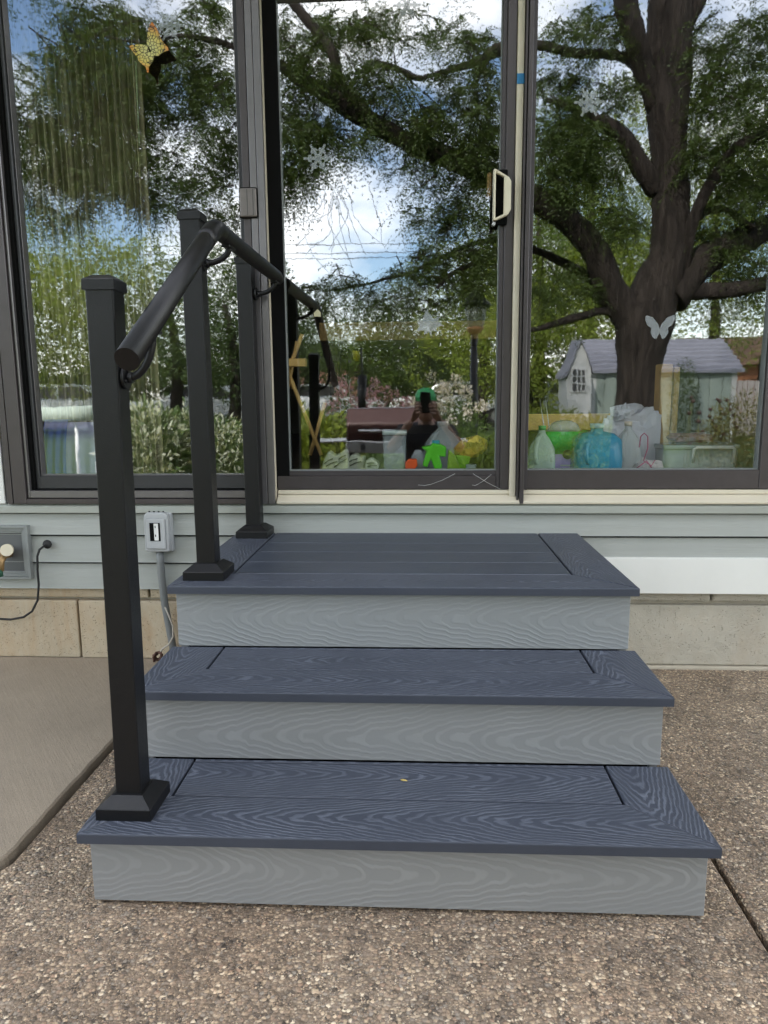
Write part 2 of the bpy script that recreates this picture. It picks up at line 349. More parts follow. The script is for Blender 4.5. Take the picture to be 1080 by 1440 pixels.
MB().box(1.33, 1.418, -.024, .05, .6095, 2.75, .002).build('corner_board', M['white'], H)
MB().box(-1.4555, 1.3295, -.02, .06, 2.461, 2.9, .002).build('header_board', M['white'], H)
TOP = 2.46
def frame_bars(name, parent, mat, x0, x1, z0, z1, y0, y1, wl, wr, wb, wt, bev=.0015):
    out = []
    if wl: out.append(MB().box(x0, x0+wl, y0, y1, z0, z1, bev).build(name, mat, parent))
    if wr: out.append(MB().box(x1-wr, x1, y0, y1, z0, z1, bev).build(name, mat, parent))
    if wb: out.append(MB().box(x0+wl, x1-wr, y0+.0005, y1, z0, z0+wb, bev).build(name, mat, parent))
    if wt: out.append(MB().box(x0+wl, x1-wr, y0+.0005, y1, z1-wt, z1, bev).build(name, mat, parent))
    return out
def pane(parent, x0, x1, z0, z1, y=GY, label=None):
    o = MB().box(x0, x1, y-.003, y+.003, z0, z1).build('glass_pane', M['glass'], parent)
    if label: o['label'] = label
    return o
# left window
W1 = MB().box(-1.442, -1.421, -.034, .05, .610, TOP, .001).build('window', M['bronze'], H); W1['label'] = 'wide fixed window with striped curtain behind the handrail'
frame_bars('outer_frame', W1, M['bronze'], -1.417, -.530, .6105, TOP, -.036, .05, .048, 0, .018, .03)
frame_bars('inner_frame', W1, M['bronze_lt'], -1.367, -.530, .631, TOP-.031, -.026, .05, .008, 0, .026, .01)
frame_bars('gasket', W1, M['near_black'], -1.358, -.531, .6575, TOP-.042, -.012, .05, .013, .004, .004, .01)
frame_bars('sash', W1, plain('dark_sash', (.035, .035, .038), .4, .2), -1.344, -.536, .662, TOP-.053, .0, .05, .012, .012, .046, .03)
frame_bars('glazing_bead', W1, M['bronze_lt'], -1.331, -.549, .7085, TOP-.084, .012, .05, .003, .003, .004, .004, .0005)
pane(W1, -1.3285, -.5515, .712, TOP-.087)
for a, b2, mt in ((-.530, -.506, 'bronze'), (-.503, -.481, 'bronze_lt'), (-.479, -.4555, 'bronze_lt')):
    MB().box(a, b2, -.030-(.004 if mt == 'bronze_lt' else 0), .05, .6105, TOP, .0015, 2).build('mullion', M[mt], W1)
MB().box(-.5035, -.455, -.02, .05, .6105, TOP).build('gasket', M['near_black'], W1)
# door
D = MB().box(-.4553, -.4540, -.020, .05, .612, TOP, .0005).build('sliding_door', M['cream'], H); D['label'] = 'sliding glass door with cream handle'
MB().box(-.4538, -.408, .004, .05, .66, TOP-.05, .001).build('stile', M['near_black'], D)  # near-black: shade of the jamb recess put into the stile's colour
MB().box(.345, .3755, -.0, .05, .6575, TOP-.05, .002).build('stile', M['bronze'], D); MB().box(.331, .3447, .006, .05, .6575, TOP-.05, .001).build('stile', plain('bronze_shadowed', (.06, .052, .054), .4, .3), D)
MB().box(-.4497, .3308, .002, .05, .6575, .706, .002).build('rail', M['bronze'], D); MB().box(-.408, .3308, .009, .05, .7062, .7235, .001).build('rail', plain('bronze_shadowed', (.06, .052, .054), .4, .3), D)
MB().box(-.4497, .3308, .002, .05, 2.274, TOP-.05, .002).build('rail', M['near_black'], D)
frame_bars('glazing_bead', D, M['grey_vinyl'], -.408, .3305, .7238, 2.2735, .016, .05, .002, .003, .0035, .003, .0003)
pane(D, -.4075, .3275, .727, 2.27)
MB().box(-.450, .331, .03, .06, .66, .7).build('weatherstrip', M['near_black'], D)
MB().box(.3765, .3985, -.010, .05, .628, TOP, .002, 2).build('jamb', M['cream'], D)
# door handle: plate, D-grip outside, wooden grip inside
hd = MB(); hd.box(.303, .3105, -.045, -.012, 1.556, 1.716, .003, 2); hd.build('handle', M['ivory'], D); hdl = D.children[-1]
g = MB(); g.prism([(.3105, 1.716), (.3535, 1.690), (.361, 1.678), (.361, 1.590), (.352, 1.574), (.3105, 1.556), (.3105, 1.564), (.338, 1.576), (.338, 1.692), (.3105, 1.706)], 'y', -.040, -.022, .0015)
g.build('grip', M['ivory'], hdl); MB().box(.301, .352, -.012, .001, 1.548, 1.722, .003).build('plate', M['near_black'], hdl)
MB().box(.290, .306, .045, .075, 1.65, 1.73, .004).build('inner_grip', plain('oak', (.36, .2, .07), .5), hdl)
MB().disc((.306, -.03, 1.546), (0, 1, 0), .006, .02).build('bolt', M['steel'], hdl)
# latch box on the left mullion
lb = MB().box(-.539, -.482, -.046, -.034, 1.584, 1.676, .005, 3).build('latch', plain('pale_bronze', (.17, .15, .14), .42, .4), W1)
MB().box(-.541, -.480, -.040, -.0335, 1.581, 1.679, .005, 2).build('latch_gasket', M['near_black'], lb)
for xx in (-.5135, -.494): MB().box(xx, xx+.0022, -.0468, -.0455, 1.588, 1.672).build('groove', M['bronze'], lb)
# right window
W2 = MB().box(.4005, .4075, -.026, .05, .6185, TOP, .001).build('window', M['bronze'], H); W2['label'] = 'fixed window on the side away from the handrail'
MB().box(.410, .4245, -.034, .05, .6105, TOP, .002, 2).build('mullion', M['bronze'], W2); MB().box(.4075, .410, -.012, .05, .62, TOP).build('gasket', M['near_black'], W2)
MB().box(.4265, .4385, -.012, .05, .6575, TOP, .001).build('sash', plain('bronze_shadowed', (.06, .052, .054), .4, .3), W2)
MB().box(.4390, 1.2365, .001, .05, .6580, .7245, .002).build('sash', M['bronze'], W2)
MB().box(1.2370, 1.328, .0, .05, .6575, TOP, .002).build('sash', M['bronze'], W2)
MB().box(.4390, 1.2365, .001, .05, TOP-.07, TOP, .002).build('sash', M['bronze'], W2)
MB().box(.4265, 1.328, .03, .06, .655, .70).build('gasket', M['near_black'], W2)
frame_bars('glazing_bead', W2, M['grey_vinyl'], .4392, 1.2363, .7248, TOP-.0705, .014, .05, .003, .003, .003, .003, .0003)
pane(W2, .4424, 1.2330, .7280, TOP-.0738)
# threshold and sills in cream
MB().prism([(-.032, .609), (-.034, .6165), (-.030, .6205), (.004, .640), (.004, .609)], 'x', -.4495, 1.33, .001).build('threshold', M['cream'], H)
MB().box(-.4495, .409, -.002, .04, .6405, .6555, .002).build('track_lip', M['cream'], H); MB().box(.4255, 1.33, -.002, .04, .6405, .6555, .002).build('track_lip', M['cream'], H)
# roof, gable body and room behind the glass
MB().box(-5, 5, .061, .20, 2.461, 2.9).build('wall', M['white'], H)
MB().prism([(-.95, 2.86), (4.0, 5.0), (8.6, 2.86), (8.6, 2.98), (4.0, 5.14), (-.95, 2.98)], 'x', -5.6, 5.6).build('roof', plain('grey_shingle', (.07, .07, .072), .9), H)  # unseen; eave overhang lengthened to keep sun off the kneeling person
MB().box(-.5+-4.5, 5, -.94, .0, 2.83, 2.855).build('soffit', M['white'], H)
room = plain('room_wall', (.20, .18, .155), .8)
for a in ((-4.9, 4.9, 4.6, 4.7, .5, 2.9), (-4.9, -4.8, .21, 4.6, .5, 2.9), (4.8, 4.9, .21, 4.6, .5, 2.9)): MB().box(*a).build('room_wall', room, H)
MB().box(-4.9, 4.9, .061, 4.7, 2.901, 2.95).build('room_ceiling', room, H)
MB().box(-4.9, 4.9, .052, 4.7, .55, .612).build('room_floor', plain('dark_floor', (.075, .055, .04), .4), H)
for a in ((-4.9, -1.445, .061, .2, .613, 2.46), (1.33, 4.9, .061, .2, .613, 2.46)): MB().box(*a).build('room_wall', room, H)

# ------------------------------------------------------------------ porch steps
SL = Vector((-.60, 0, 0)); SROT = .0075
y1, y2, y3, z1, z2, z3, OH, BW, GP, T, WD = -1.3218, -1.0418, -.7611, .1626, .3328, .5031, .0174, .1388, .0042, .0214, 1.2193
S = thing('porch_steps', SL, 'three blue-grey composite steps with light grey risers rising to the glass door', 'steps', rz=SROT)
def board(name, poly, z_top, mat, thick=T, rz=0., bev=.0035, parent=S, lab=None):
    """deck board; poly in the steps' plan; local x runs along the board"""
    xs = [p[0] for p in poly]; ys = [p[1] for p in poly]; c = Vector(((min(xs)+max(xs))/2, (min(ys)+max(ys))/2, 0)); R = Matrix.Rotation(-rz, 2)
    loc = [R @ Vector((p[0]-c.x, p[1]-c.y)) for p in poly]
    b = MB(); A = [b.b.verts.new((p.x, p.y, 0)) for p in loc]; Bv = [b.b.verts.new((p.x, p.y, -thick)) for p in loc]; n = len(loc)
    fs = [b.b.faces.new((A[i], A[(i+1) % n], Bv[(i+1) % n], Bv[i])) for i in range(n)]; fs += [b.b.faces.new(A), b.b.faces.new(Bv)]
    bmesh.ops.recalc_face_normals(b.b, faces=fs)
    bmesh.ops.bevel(b.b, geom=[e for e in b.b.edges if e.verts[0].co.z > -.001 and e.verts[1].co.z > -.001], offset=bev, segments=3, affect='EDGES', profile=.5)
    o = b.build(name, mat, parent, True); o.location = (c.x, c.y, z_top); o.rotation_euler = (0, 0, rz)
    if lab: o['label'] = lab
    return o
def tread(yf, yb, z, far=False):
    a, g_ = BW, GP; mt = M['deck']
    ml = .0006
    board('deck_board', [(ml, yf), (WD-ml, yf), (WD-a, yf+a), (a, yf+a)], z, mt)
    board('deck_board', [(-ml*0, yf+.0008), (a-.0006, yf+a+.0004), (a, yb), (0, yb)], z, mt, rz=math.pi/2)
    board('deck_board', [(WD, yf+.0008), (WD, yb), (WD-a, yb), (WD-a+.0006, yf+a+.0004)], z, mt, rz=-math.pi/2)
    y = yf+a+g_
    while y < yb-.01:
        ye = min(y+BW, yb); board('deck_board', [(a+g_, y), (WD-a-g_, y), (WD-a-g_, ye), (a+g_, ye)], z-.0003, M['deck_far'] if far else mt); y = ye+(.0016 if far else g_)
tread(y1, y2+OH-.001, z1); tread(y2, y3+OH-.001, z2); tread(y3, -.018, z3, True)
def panel(x0, x1, z0, z1, y, mat):
    o = MB().box(-(x1-x0)/2, (x1-x0)/2, 0, .018, -(z1-z0)/2, (z1-z0)/2, .0012).build('riser_board', mat, S, True); o.location = ((x0+x1)/2, y, (z0+z1)/2)
panel(OH, WD-OH, .008, z1-T-.0005, y1+OH, M['riser']); panel(OH, WD-OH, z1+.0015, z2-T-.0005, y2+OH, M['riser']); panel(OH, WD-OH, z2+.0015, z3-T-.0005, y3+OH, M['riser_far'])
for xs in (OH+.0005, WD-OH-.0185):
    for yf, za, zb in ((y1, .005, z1-T-.0005), (y2, z1-T+.0005, z2-T-.0005), (y3, z2-T+.0005, z3-T-.0005)):
        o = MB().box(-.009, .009, -(-.02-(yf+OH+.0185))/2, (-.02-(yf+OH+.0185))/2, -(zb-za)/2, (zb-za)/2).build('side_board', M['riser'], S, True)
        o.location = (xs+.009, (yf+OH+.0185-.02)/2, (za+zb)/2)
MB().box(OH+.022, WD-OH-.022, y1+OH+.02, -.03, .0, z1-T-.03).build('frame', M['near_black'], S, True)
MB().box(OH+.022, WD-OH-.022, y2+OH+.02, -.03, z1-T-.029, z2-T-.03).build('frame', M['near_black'], S, True)
MB().box(OH+.022, WD-OH-.022, y3+OH+.02, -.03, z2-T-.029, z3-T-.03).build('frame', M['near_black'], S, True)

# ------------------------------------------------------------------ handrail
R = thing('handrail', (-.52, -1.22, z1), 'black metal handrail on three square posts along one side of the steps', 'handrail')
PX = -.517; s_ = .0258
def post(px_, py_, z0, z1_, lab):
    p = MB().box(px_-s_, px_+s_, py_-s_, py_+s_, z0+.01, z1_-.012, .0025, 2).build('post', M['black'], R); p['label'] = lab
    k = s_+.0038; c = MB(); c.loft([(px_, py_, z1_-.022, k, k, 400), (px_, py_, z1_-.004, k, k, 400), (px_, py_, z1_-.0028, k-.001, k-.001, 400), (px_, py_, z1_+.005, k-.013, k-.013, 400)], 4)
    for fc in c.b.faces: fc.smooth = False
    c.build('post_cap', M['black'], p)
    f = MB(); q = .0555
    f.loft([(px_, py_, z0+.0005, q, q, 400), (px_, py_, z0+.023, q, q, 400), (px_, py_, z0+.0245, q-.0012, q-.0012, 400), (px_, py_, z0+.042, s_+.006, s_+.006, 400), (px_, py_, z0+.043, s_+.001, s_+.001, 400)], 4)
    for fc in f.b.faces: fc.smooth = False
    f.build('base_trim', M['black'], p)
    return p
P1 = post(PX+.002, -1.2225, z1, 1.205, 'front post standing on the lowest tread'); P2 = post(PX+.004, -.6525, z3, 1.455, 'middle post at the landing edge'); P3 = post(PX-.003, -.0765, z3, 1.447, 'rear post against the house wall')
for o_ in [P1]+list(P1.children):          # the front post stands a touch out of plumb
    if o_.name.startswith('base'): continue
    for v in o_.data.vertices: v.co.x += v.co.z*.011
RX, RZ, RR = -.421, 1.389, .0212
pth = [(RX+.008, -1.362, 1.054), (RX, -.83, RZ-.030), (RX, -.80, RZ-.013), (RX, -.765, RZ-.0005), (RX, -.73, RZ), (RX, -.052, RZ), (RX, -.032, RZ-.006)]
MB().tube(pth, RR, 28).build('rail', M['black'], R)
MB().tube([(RX, -.862, RZ-.0497), (RX, -.83, RZ-.0300), (RX, -.80, RZ-.0130), (RX, -.765, RZ-.0005), (RX, -.73, RZ)], RR+.0011, 28).build('elbow_sleeve', M['black'], R)
def bracket(y, z, zr, dx=0.):
    x0 = PX+s_+dx; b = MB(); b.disc((x0+.004, y, z), (1, 0, 0), .021, .008, 24); b.disc((x0+.012, y, z), (1, 0, 0), .010, .012, 16)
    for a in (0, 2.1, 4.2): b.disc((x0+.0095, y+.014*math.sin(a), z+.014*math.cos(a)), (1, 0, 0), .0032, .004, 8)
    pts = []
    for k in range(11):
        t = k/10*math.pi/2; pts.append((x0+.010+(RX-x0-.008)*math.sin(t), y, z+(zr-RR-z+.004)*(1-math.cos(t))))
    b.tube(pts, .0075, 12); b.box(RX-.010, RX+.010, y-.030, y+.030, zr-RR-.004, zr-RR+.002, .001); b.build('bracket', M['black'], R)
bracket(-1.2225, 1.028, 1.052+(1.365-1.2225)*.568, .0115); bracket(-.6525, 1.330, RZ); bracket(-.0765, 1.330, RZ)

# ------------------------------------------------------------------ wall fittings
OB = thing('outlet_box', (-.882, -.02, .426), 'grey weatherproof outlet box with curved conduit on the siding beside the steps', 'outlet box')
ob = MB(); ob.box(-.928, -.836, -.040, -.012, .436, .578, .004, 2); ob.build('back_box', M['grey_pl'], OB)
cv = MB().prism([(-.926, .440), (-.838, .440), (-.838, .572), (-.850, .584), (-.914, .584), (-.926, .572)], 'y', -.068, -.041, .006, 3).build('cover', M['grey_pl'], OB)
fr = MB(); fr.prism([(-.918, .452), (-.846, .452), (-.846, .564), (-.918, .564)], 'y', -.074, -.0685, .004, 2); fr.build('raised_panel', M['grey_pl'], cv)
MB().box(-.902, -.864, -.0752, -.0735, .482, .548).build('window_recess', M['near_black'], cv)
MB().box(-.886, -.870, -.0775, -.0755, .484, .546, .001).build('receptacle', plain('white_plastic', (.7, .7, .68), .4), cv)
for zz in (.498, .530): MB().box(-.882, -.879, -.0782, -.0777, zz, zz+.008).build('slot', M['near_black'], cv)
for k in range(4): MB().disc((-.907+.017*k, -.055, .5855), (0, 0, 1), .0032, .004, 8).build('vent_hole', M['near_black'], cv)
MB().tube([(-.882, -.042, .442), (-.882, -.042, .40), (-.881, -.042, .34), (-.876, -.040, .24), (-.866, -.036, .15), (-.858, -.034, .08), (-.856, -.034, .035)], .0135, 14).build('conduit', M['pvc'], OB)
MB().tube([(-.872, -.05, .23), (-.858, -.055, .20), (-.845, -.055, .16), (-.845, -.058, .12), (-.862, -.06, .09), (-.885, -.06, .075), (-.902, -.06, .055)], .0032, 8).build('loose_wire', plain('pale_wire', (.42, .38, .32), .6), OB)
tw = MB()
for k in range(7):
    a = k*.9; tw.tube([(-.905+.02*math.cos(a+j)*.8, -.062+.01*math.sin(a*2+j), .045+.018*math.sin(a+j*1.3)) for j in range(4)], .004, 6)
tw.build('rusty_wire_end', plain('rusty_wire', (.10, .05, .035), .8), OB)
FB = thing('hose_faucet', (-1.45, -.02, .33), 'recessed hose faucet with round ivory knob in a grey surround low on the wall', 'faucet')
MB().box(-1.565, -1.4, -.0195, -.0185, .345, .51).build('back_plate', plain('dark_grey_plate', (.10, .105, .105), .5), FB)
for k, (q, yy) in enumerate(((0., -.036), (.010, -.031), (.019, -.026))):
    x0, x1, za, zb = -1.60+q, -1.377-q, .327+q, .529-q
    fb = MB()
    for bx in ((x0, x0+.0095, za, zb), (x1-.0095, x1, za, zb), (x0+.0096, x1-.0096, za, za+.0095), (x0+.0096, x1-.0096, zb-.0095, zb)): fb.box(bx[0], bx[1], yy, -.012, bx[2], bx[3], .001)
    fb.build('surround', M['grey_vinyl'], FB)
MB().tube([(-1.459, -.019, .42), (-1.459, -.06, .42), (-1.462, -.075, .405), (-1.464, -.08, .37)], .012, 12).build('spout', M['brass'], FB)
MB().disc((-1.436, -.074, .447), (.25, -1, .1), .022, .014, 24).build('knob', M['ivory'], FB)
MB().disc((-1.459, -.045, .435), (0, 1, 0), .016, .03).build('valve_body', M['brass'], FB)
MB().tube([(-1.470, -.085, .375), (-1.468, -.085, .35)], .015, 12).build('hose_end', plain('green_hose', (.02, .09, .05), .5), FB)
CB = thing('cable', (-1.309, -.02, .459), 'thin black cable looping out of a round rubber grommet in the siding', 'cable')
MB().ball((-1.309, -.028, .459), .0175, (1, .6, 1)).build('grommet', M['blackmat'], CB)
cp = [(-1.309, -.04, .459), (-1.325, -.055, .445), (-1.335, -.055, .42), (-1.342, -.05, .37), (-1.345, -.045, .31), (-1.357, -.04, .25), (-1.385, -.035, .205), (-1.42, -.035, .182), (-1.47, -.035, .172), (-1.55, -.035, .176), (-1.7, -.035, .20)]
MB().tube(cp, .0042, 10).build('wire', M['blackmat'], CB)
tag(MB().box(.3758, .3993, -.0125, -.0105, 1.981, 2.012, .0003).build('tape', M['blue']), 'small piece of blue tape on the cream door jamb', 'tape')
lf = MB(); lf.prism([(0, 0), (.005, .005), (.012, .006), (.016, .002), (.011, .0015), (.006, -.001)], 'z', 0, .0012); lf.xf(Matrix.Translation((.028, -1.105, z1+.003)) @ Matrix.Rotation(.25, 4, 'Y'))
tag(lf.build('leaf', plain('yellow_leaf', (.5, .38, .12), .6)), 'tiny curled yellow leaf lying on the lowest tread', 'leaf')
sw = MB()
for a, b2 in (((672, 681), (691, 667)), ((664, 682), (672, 681)), ((588, 682), (606, 681)), ((606, 681), (640, 666)), ((665, 666), (704, 688))):
    p, q = at(a[0], a[1], -.001), at(b2[0], b2[1], -.003); sw.tube([p, (p+q)/2+Vector((0, -.001, -.003)), q], .0006, 5)
tag(sw.build('cobweb', plain('cobweb', (.6, .6, .58), .8)), 'thin pale cobweb strands on the bottom rail of the door', 'cobweb')

# ------------------------------------------------------------------ decals on the glass
def decal_mat(): return clear('frosted_film', (.55, .6, .62), .25, .5, (1, 1, 1))
def decal(name, polys, px, py, size, label, cat, group=None, rot=0., mat=None):
    c = at(px, py, .022); b = MB()
    for poly in polys:
        b.prism([(c.x+size*(p[0]*math.cos(rot)-p[1]*math.sin(rot)), c.z+size*(p[0]*math.sin(rot)+p[1]*math.cos(rot))) for p in poly], 'y', .0245, .0253)
    return tag(b.build(name, mat or decal_mat()), label, cat, group)
def flake():
    ps = []
    for k in range(6):
        a = k*math.pi/3
        def R_(x, y): return (x*math.cos(a)-y*math.sin(a), x*math.sin(a)+y*math.cos(a))
        ps.append([R_(0.02, -.13), R_(.42, -.1), R_(.44, -.26), R_(.66, -.2), R_(.7, -.08), R_(1, -.07), R_(1, .07), R_(.7, .08), R_(.66, .2), R_(.44, .26), R_(.42, .1), R_(.02, .13)])
    return ps
for px, py, s, lb_ in ((447, 222, .050, 'frosted snowflake decal on the door glass below the branches'), (829, 143, .049, 'frosted snowflake decal high on the window beside the tree trunk'), (238, 36, .050, 'frosted snowflake decal beside the yellow butterfly'), (572, 6, .045, 'frosted snowflake decal at the top edge of the door glass')):
    decal('snowflake_decal', flake(), px, py, s, lb_, 'decal', 'frosted snowflake decals on the glass')
def wing(s): return [(0, 0), (s*.12, .3), (s*.5, .75), (s*.95, .9), (s*1., .6), (s*.8, .2), (s*.55, .05), (s*.6, -.25), (s*.42, -.6), (s*.2, -.7), (s*.06, -.4), (0, -.3)]
decal('butterfly_decal', [wing(1), wing(-1)], 928, 462, .050, 'frosted butterfly decal low on the window over the tree trunk', 'decal')
decal('leaf_decal', [[(0, -1), (.12, -.55), (.5, -.7), (.42, -.4), (1, -.35), (.7, 0), (.85, .35), (.4, .25), (.3, .5), (0, 1), (-.3, .5), (-.4, .25), (-.85, .35), (-.7, 0), (-1, -.35), (-.42, -.4), (-.5, -.7), (-.12, -.55)]], 603, 455, .048, 'frosted leaf decal low on the door glass', 'decal', rot=.2)
decal('paper_tag', [[(-1, -.9), (1, -1), (.9, .2), (.1, 1), (-.9, .1)]], 446, 440, .013, 'small cream paper tag stuck on the door glass by the rail reflection', 'tag', mat=plain('cream_paper', (.5, .47, .3), .7))
# butterfly ornament
bc = at(211, 71, .0); BF = thing('butterfly_ornament', bc, 'yellow and orange butterfly ornament stuck high on the window glass', 'ornament')
def bfm():
    b = NB('butterfly_wing'); v = b.obj(); r = b.n('ShaderNodeVectorMath', {0: v}, operation='LENGTH').outputs['Value']
    vo = b.n('ShaderNodeTexVoronoi', {'Vector': b.map(v, (90, 90, 90)), 'Scale': 1.}, feature='DISTANCE_TO_EDGE').outputs['Distance']
    c = b.ramp(r, [(.02, (.60, .56, .22)), (.045, (.62, .50, .12)), (.07, (.62, .20, .03))]); c = b.mix(b.ramp(vo, [(.04, 1.), (.09, 0.)]), c, (.02, .015, .01))
    return b.surf(c, .5)
bm_ = bfm()
def rot2(pts, a, s): return [(s*(x*math.cos(a)-y*math.sin(a)), s*(x*math.sin(a)+y*math.cos(a))) for x, y in pts]
wings = (('upper_wing', [(0, 0), (-3, 8), (0, 20), (4, 28), (8, 31), (13, 24), (16, 17), (18, 11), (8, 3)]), ('lower_wing', [(0, 0), (8, 3), (18, 11), (21, 6), (26, 1), (27, -3), (20, -4), (12, -8), (5, -7)]),
         ('upper_wing', [(0, 0), (-4, 6), (-12, 7), (-22, 6), (-27, 4), (-23, -1), (-18, -8), (-9, -4)]), ('lower_wing', [(0, 0), (-9, -4), (-16, -9), (-14, -15), (-9, -20), (-5, -23), (-3, -30), (-1, -30), (-1, -23), (4, -16), (6, -9), (4, -3)]))
for nm, poly in wings:
    b = MB(); b.prism([(x/405, y/405) for x, y in poly], 'y', -.001, .001, 0)
    for v in b.b.verts: v.co.y -= .004+.22*abs(v.co.x*.6+v.co.z*.8)
    b.xf(Matrix.Translation(bc)); b.build(nm, bm_, BF)
MB().tube([bc+Vector((-.004, -.003, .014)), bc+Vector((0, -.005, 0)), bc+Vector((.006, -.003, -.016))], [.0015, .003, .0015], 8).build('body', M['near_black'], BF)
MB().disc(bc+Vector((0, .012, 0)), (0, 1, 0), .006, .028).build('suction_cup', clear('suction', (.5, .5, .5), .5), BF)

# ------------------------------------------------------------------ things inside, on the floor behind the glass
FZ = .614
def X(px, Y): return at(px, 600, Y).x
def jug(px0, px1, Y, label, body, liquid=None, hgt=.262, cap=None, name='jug', rz=0., cat='jug', sh=0.):
    x0, x1 = X(px0, Y), X(px1, Y); c = (x0+x1)/2; h = (x1-x0)/2; t = thing(name, (c, Y, FZ), label, cat)
    b = MB(); z = FZ
    b.loft([(c, Y, z, h*.9, h*.86, 5), (c, Y, z+.008, h, h*.95, 5), (c, Y, z+hgt*.55, h, h*.95, 4.5), (c, Y, z+hgt*(.68+sh), h*(.92+sh*.5), h*.88, 4), (c, Y, z+hgt*(.80+sh*.6), h*(.62+sh), h*.6, 3), (c, Y, z+hgt*.89, h*.27, h*.27, 2), (c, Y, z+hgt*.95, h*.25, h*.25, 2)], 28)
    b.build('bottle', body, t)
    if liquid: MB().loft([(c, Y, z+.004, h*.88, h*.83, 5), (c, Y, z+hgt*.55, h*.96, h*.9, 4.5), (c, Y, z+hgt*.66, h*.9, h*.84, 4)], 28).build('liquid', liquid, t)
    MB().tube([(c-h*.15, Y-h*.25, z+hgt*.86), (c-h*.42, Y-h*.62, z+hgt*.80), (c-h*.60, Y-h*.88, z+hgt*.70), (c-h*.62, Y-h*.97, z+hgt*.56), (c-h*.5, Y-h*.95, z+hgt*.46)], [.007, .009, .009, .009, .007], 12).build('handle', body, t)
    MB().disc((c, Y, z+hgt*.965), (0, 0, 1), h*.29, hgt*.06, 20).build('cap', cap or M['ivory'], t); return t
milky = clear('milky_plastic', (.62, .68, .66), .45); milky2 = clear('milky_green', (.5, .64, .56), .6)
bluel = plain('blue_liquid', (.004, .30, .50), .2); bluep = clear('blue_plastic', (.02, .36, .55), .6, .15, (.5, .85, .95))
jug(806, 873, .17, 'translucent jug of bright blue liquid in the window', bluep, bluel, .268, plain('pale_cap', (.35, .5, .55), .5), sh=.10)
jug(744, 781, .15, 'pale frosted jug with green cap at the window edge', milky2, None, .262, plain('green_cap', (.03, .35, .10), .5))
jug(865, 902, .24, 'empty clear jug between the blue jug and the hanger', milky, None, .272)
jug(595, 651, .30, 'clear jug with teal label behind the green sprinkler toy', milky, None, .275, milky)
# plant food tub: green top, purple lower sleeve
t = thing('plant_food_tub', (X(793, .27), .27, FZ), 'green and purple plant food tub with clear lid behind the jugs', 'tub')
cx_, h_ = X(793, .27), .062
MB().loft([(cx_, .27, FZ, h_*.95, .06, 6), (cx_, .27, FZ+.15, h_, .064, 6)], 24).build('sleeve', plain('purple_label', (.50, .34, .80), .45), t)
MB().loft([(cx_, .27, FZ+.151, h_*1.1, .066, 5), (cx_, .27, FZ+.235, h_*1.42, .072, 5)], 24).build('tub', plain('green_tub', (.01, .45, .05), .35), t)
MB().loft([(cx_, .27, FZ+.236, h_*1.0, .06, 4), (cx_, .27, FZ+.262, h_*.8, .05, 3), (cx_, .27, FZ+.275, h_*.4, .03, 3)], 24).build('lid', milky, t)
MB().disc((cx_+.004, .204, FZ+.150), (0, 1, 0), .018, .004, 20).build('round_logo', M['blackmat'], t)
for k, wd in enumerate((.040, .043, .036, .041, .030)): MB().box(cx_-.02, cx_-.02+wd, .207, .2095, FZ+.12-k*.015, FZ+.1255-k*.015).build('print_line', plain('white_plastic', (.7, .7, .68), .4), t)
def lumpy(name, verts_fn, n=10): pass
def crumple(x0, x1, y0, y1, z0, z1, amp, seed, sub=3, e=1.):
    r_ = random.Random(seed); b = MB(); q = bmesh.ops.create_icosphere(b.b, subdivisions=sub, radius=1.)['verts']
    ks = [(Vector((r_.uniform(-1, 1), r_.uniform(-1, 1), r_.uniform(-1, 1))).normalized(), r_.uniform(3, 9), r_.uniform(0, 6)) for _ in range(9)]
    for v in q:
        d = v.co.normalized(); k = 1+amp*sum(math.sin(u.dot(d)*f+ph) for u, f, ph in ks)/3
        k += .035*math.sin(d.dot(ks[0][0])*31+3*math.sin(d.dot(ks[1][0])*17))+.03*math.sin(d.dot(ks[2][0])*26+4*math.sin(d.dot(ks[3][0])*12))
        c = Vector([math.copysign(abs(a)**e, a) for a in d])*k
        v.co = Vector(((x0+x1)/2+c.x*(x1-x0)/2, (y0+y1)/2+c.y*(y1-y0)/2, max(z0, (z0+z1)/2+c.z*(z1-z0)/2)))
    return b
white_b = clear('white_plastic_bag', (.72, .76, .82), .82, .35)
t = thing('shopping_bag', (X(885, .38), .38, FZ), 'crumpled white plastic bag standing behind the clear jug', 'bag')
crumple(X(846, .38), X(918, .38), .33, .42, FZ, FZ+.31, .22, 3, 4, .45).build('bag_body', white_b, t)
crumple(X(862, .33), X(886, .33), .30, .35, FZ+.27, FZ+.335, .3, 4).build('bag_top', white_b, t)
t = thing('coat_hanger', (X(907, .12), .12, FZ), 'thin pink coat hanger leaning among the white bags', 'hanger')
def AP(px, py, Y): return at(px, py, Y)
MB().tube([AP(x_, y_, .12) for x_, y_ in ((899, 629), (901, 614), (906, 609), (911, 614), (911, 630), (905, 648), (916, 655), (921, 647))], .0022, 8).build('hook', plain('pink_plastic', (.42, .10, .18), .4), t)
MB().tube([AP(x_, y_, .12) for x_, y_ in ((893, 660), (904, 652), (909, 648), (918, 660))], .0022, 8).build('wire_shoulder', plain('pink_plastic', (.42, .10, .18), .4), t)
tag(crumple(X(893, .16), X(937, .16), .13, .24, FZ, FZ+.135, .2, 9, 3).build('cloth', plain('white_cloth', (.55, .53, .50), .9, 0, .2)), 'crumpled white cloth under the pink hanger', 'cloth')
t = thing('storage_bin', (X(985, .32), .32, FZ), 'clear plastic storage bin with white handle at the far end of the window', 'bin')
bx0, bx1 = X(932, .25), X(1040, .25); binm = clear('clear_bin', (.55, .62, .62), .62, .15)
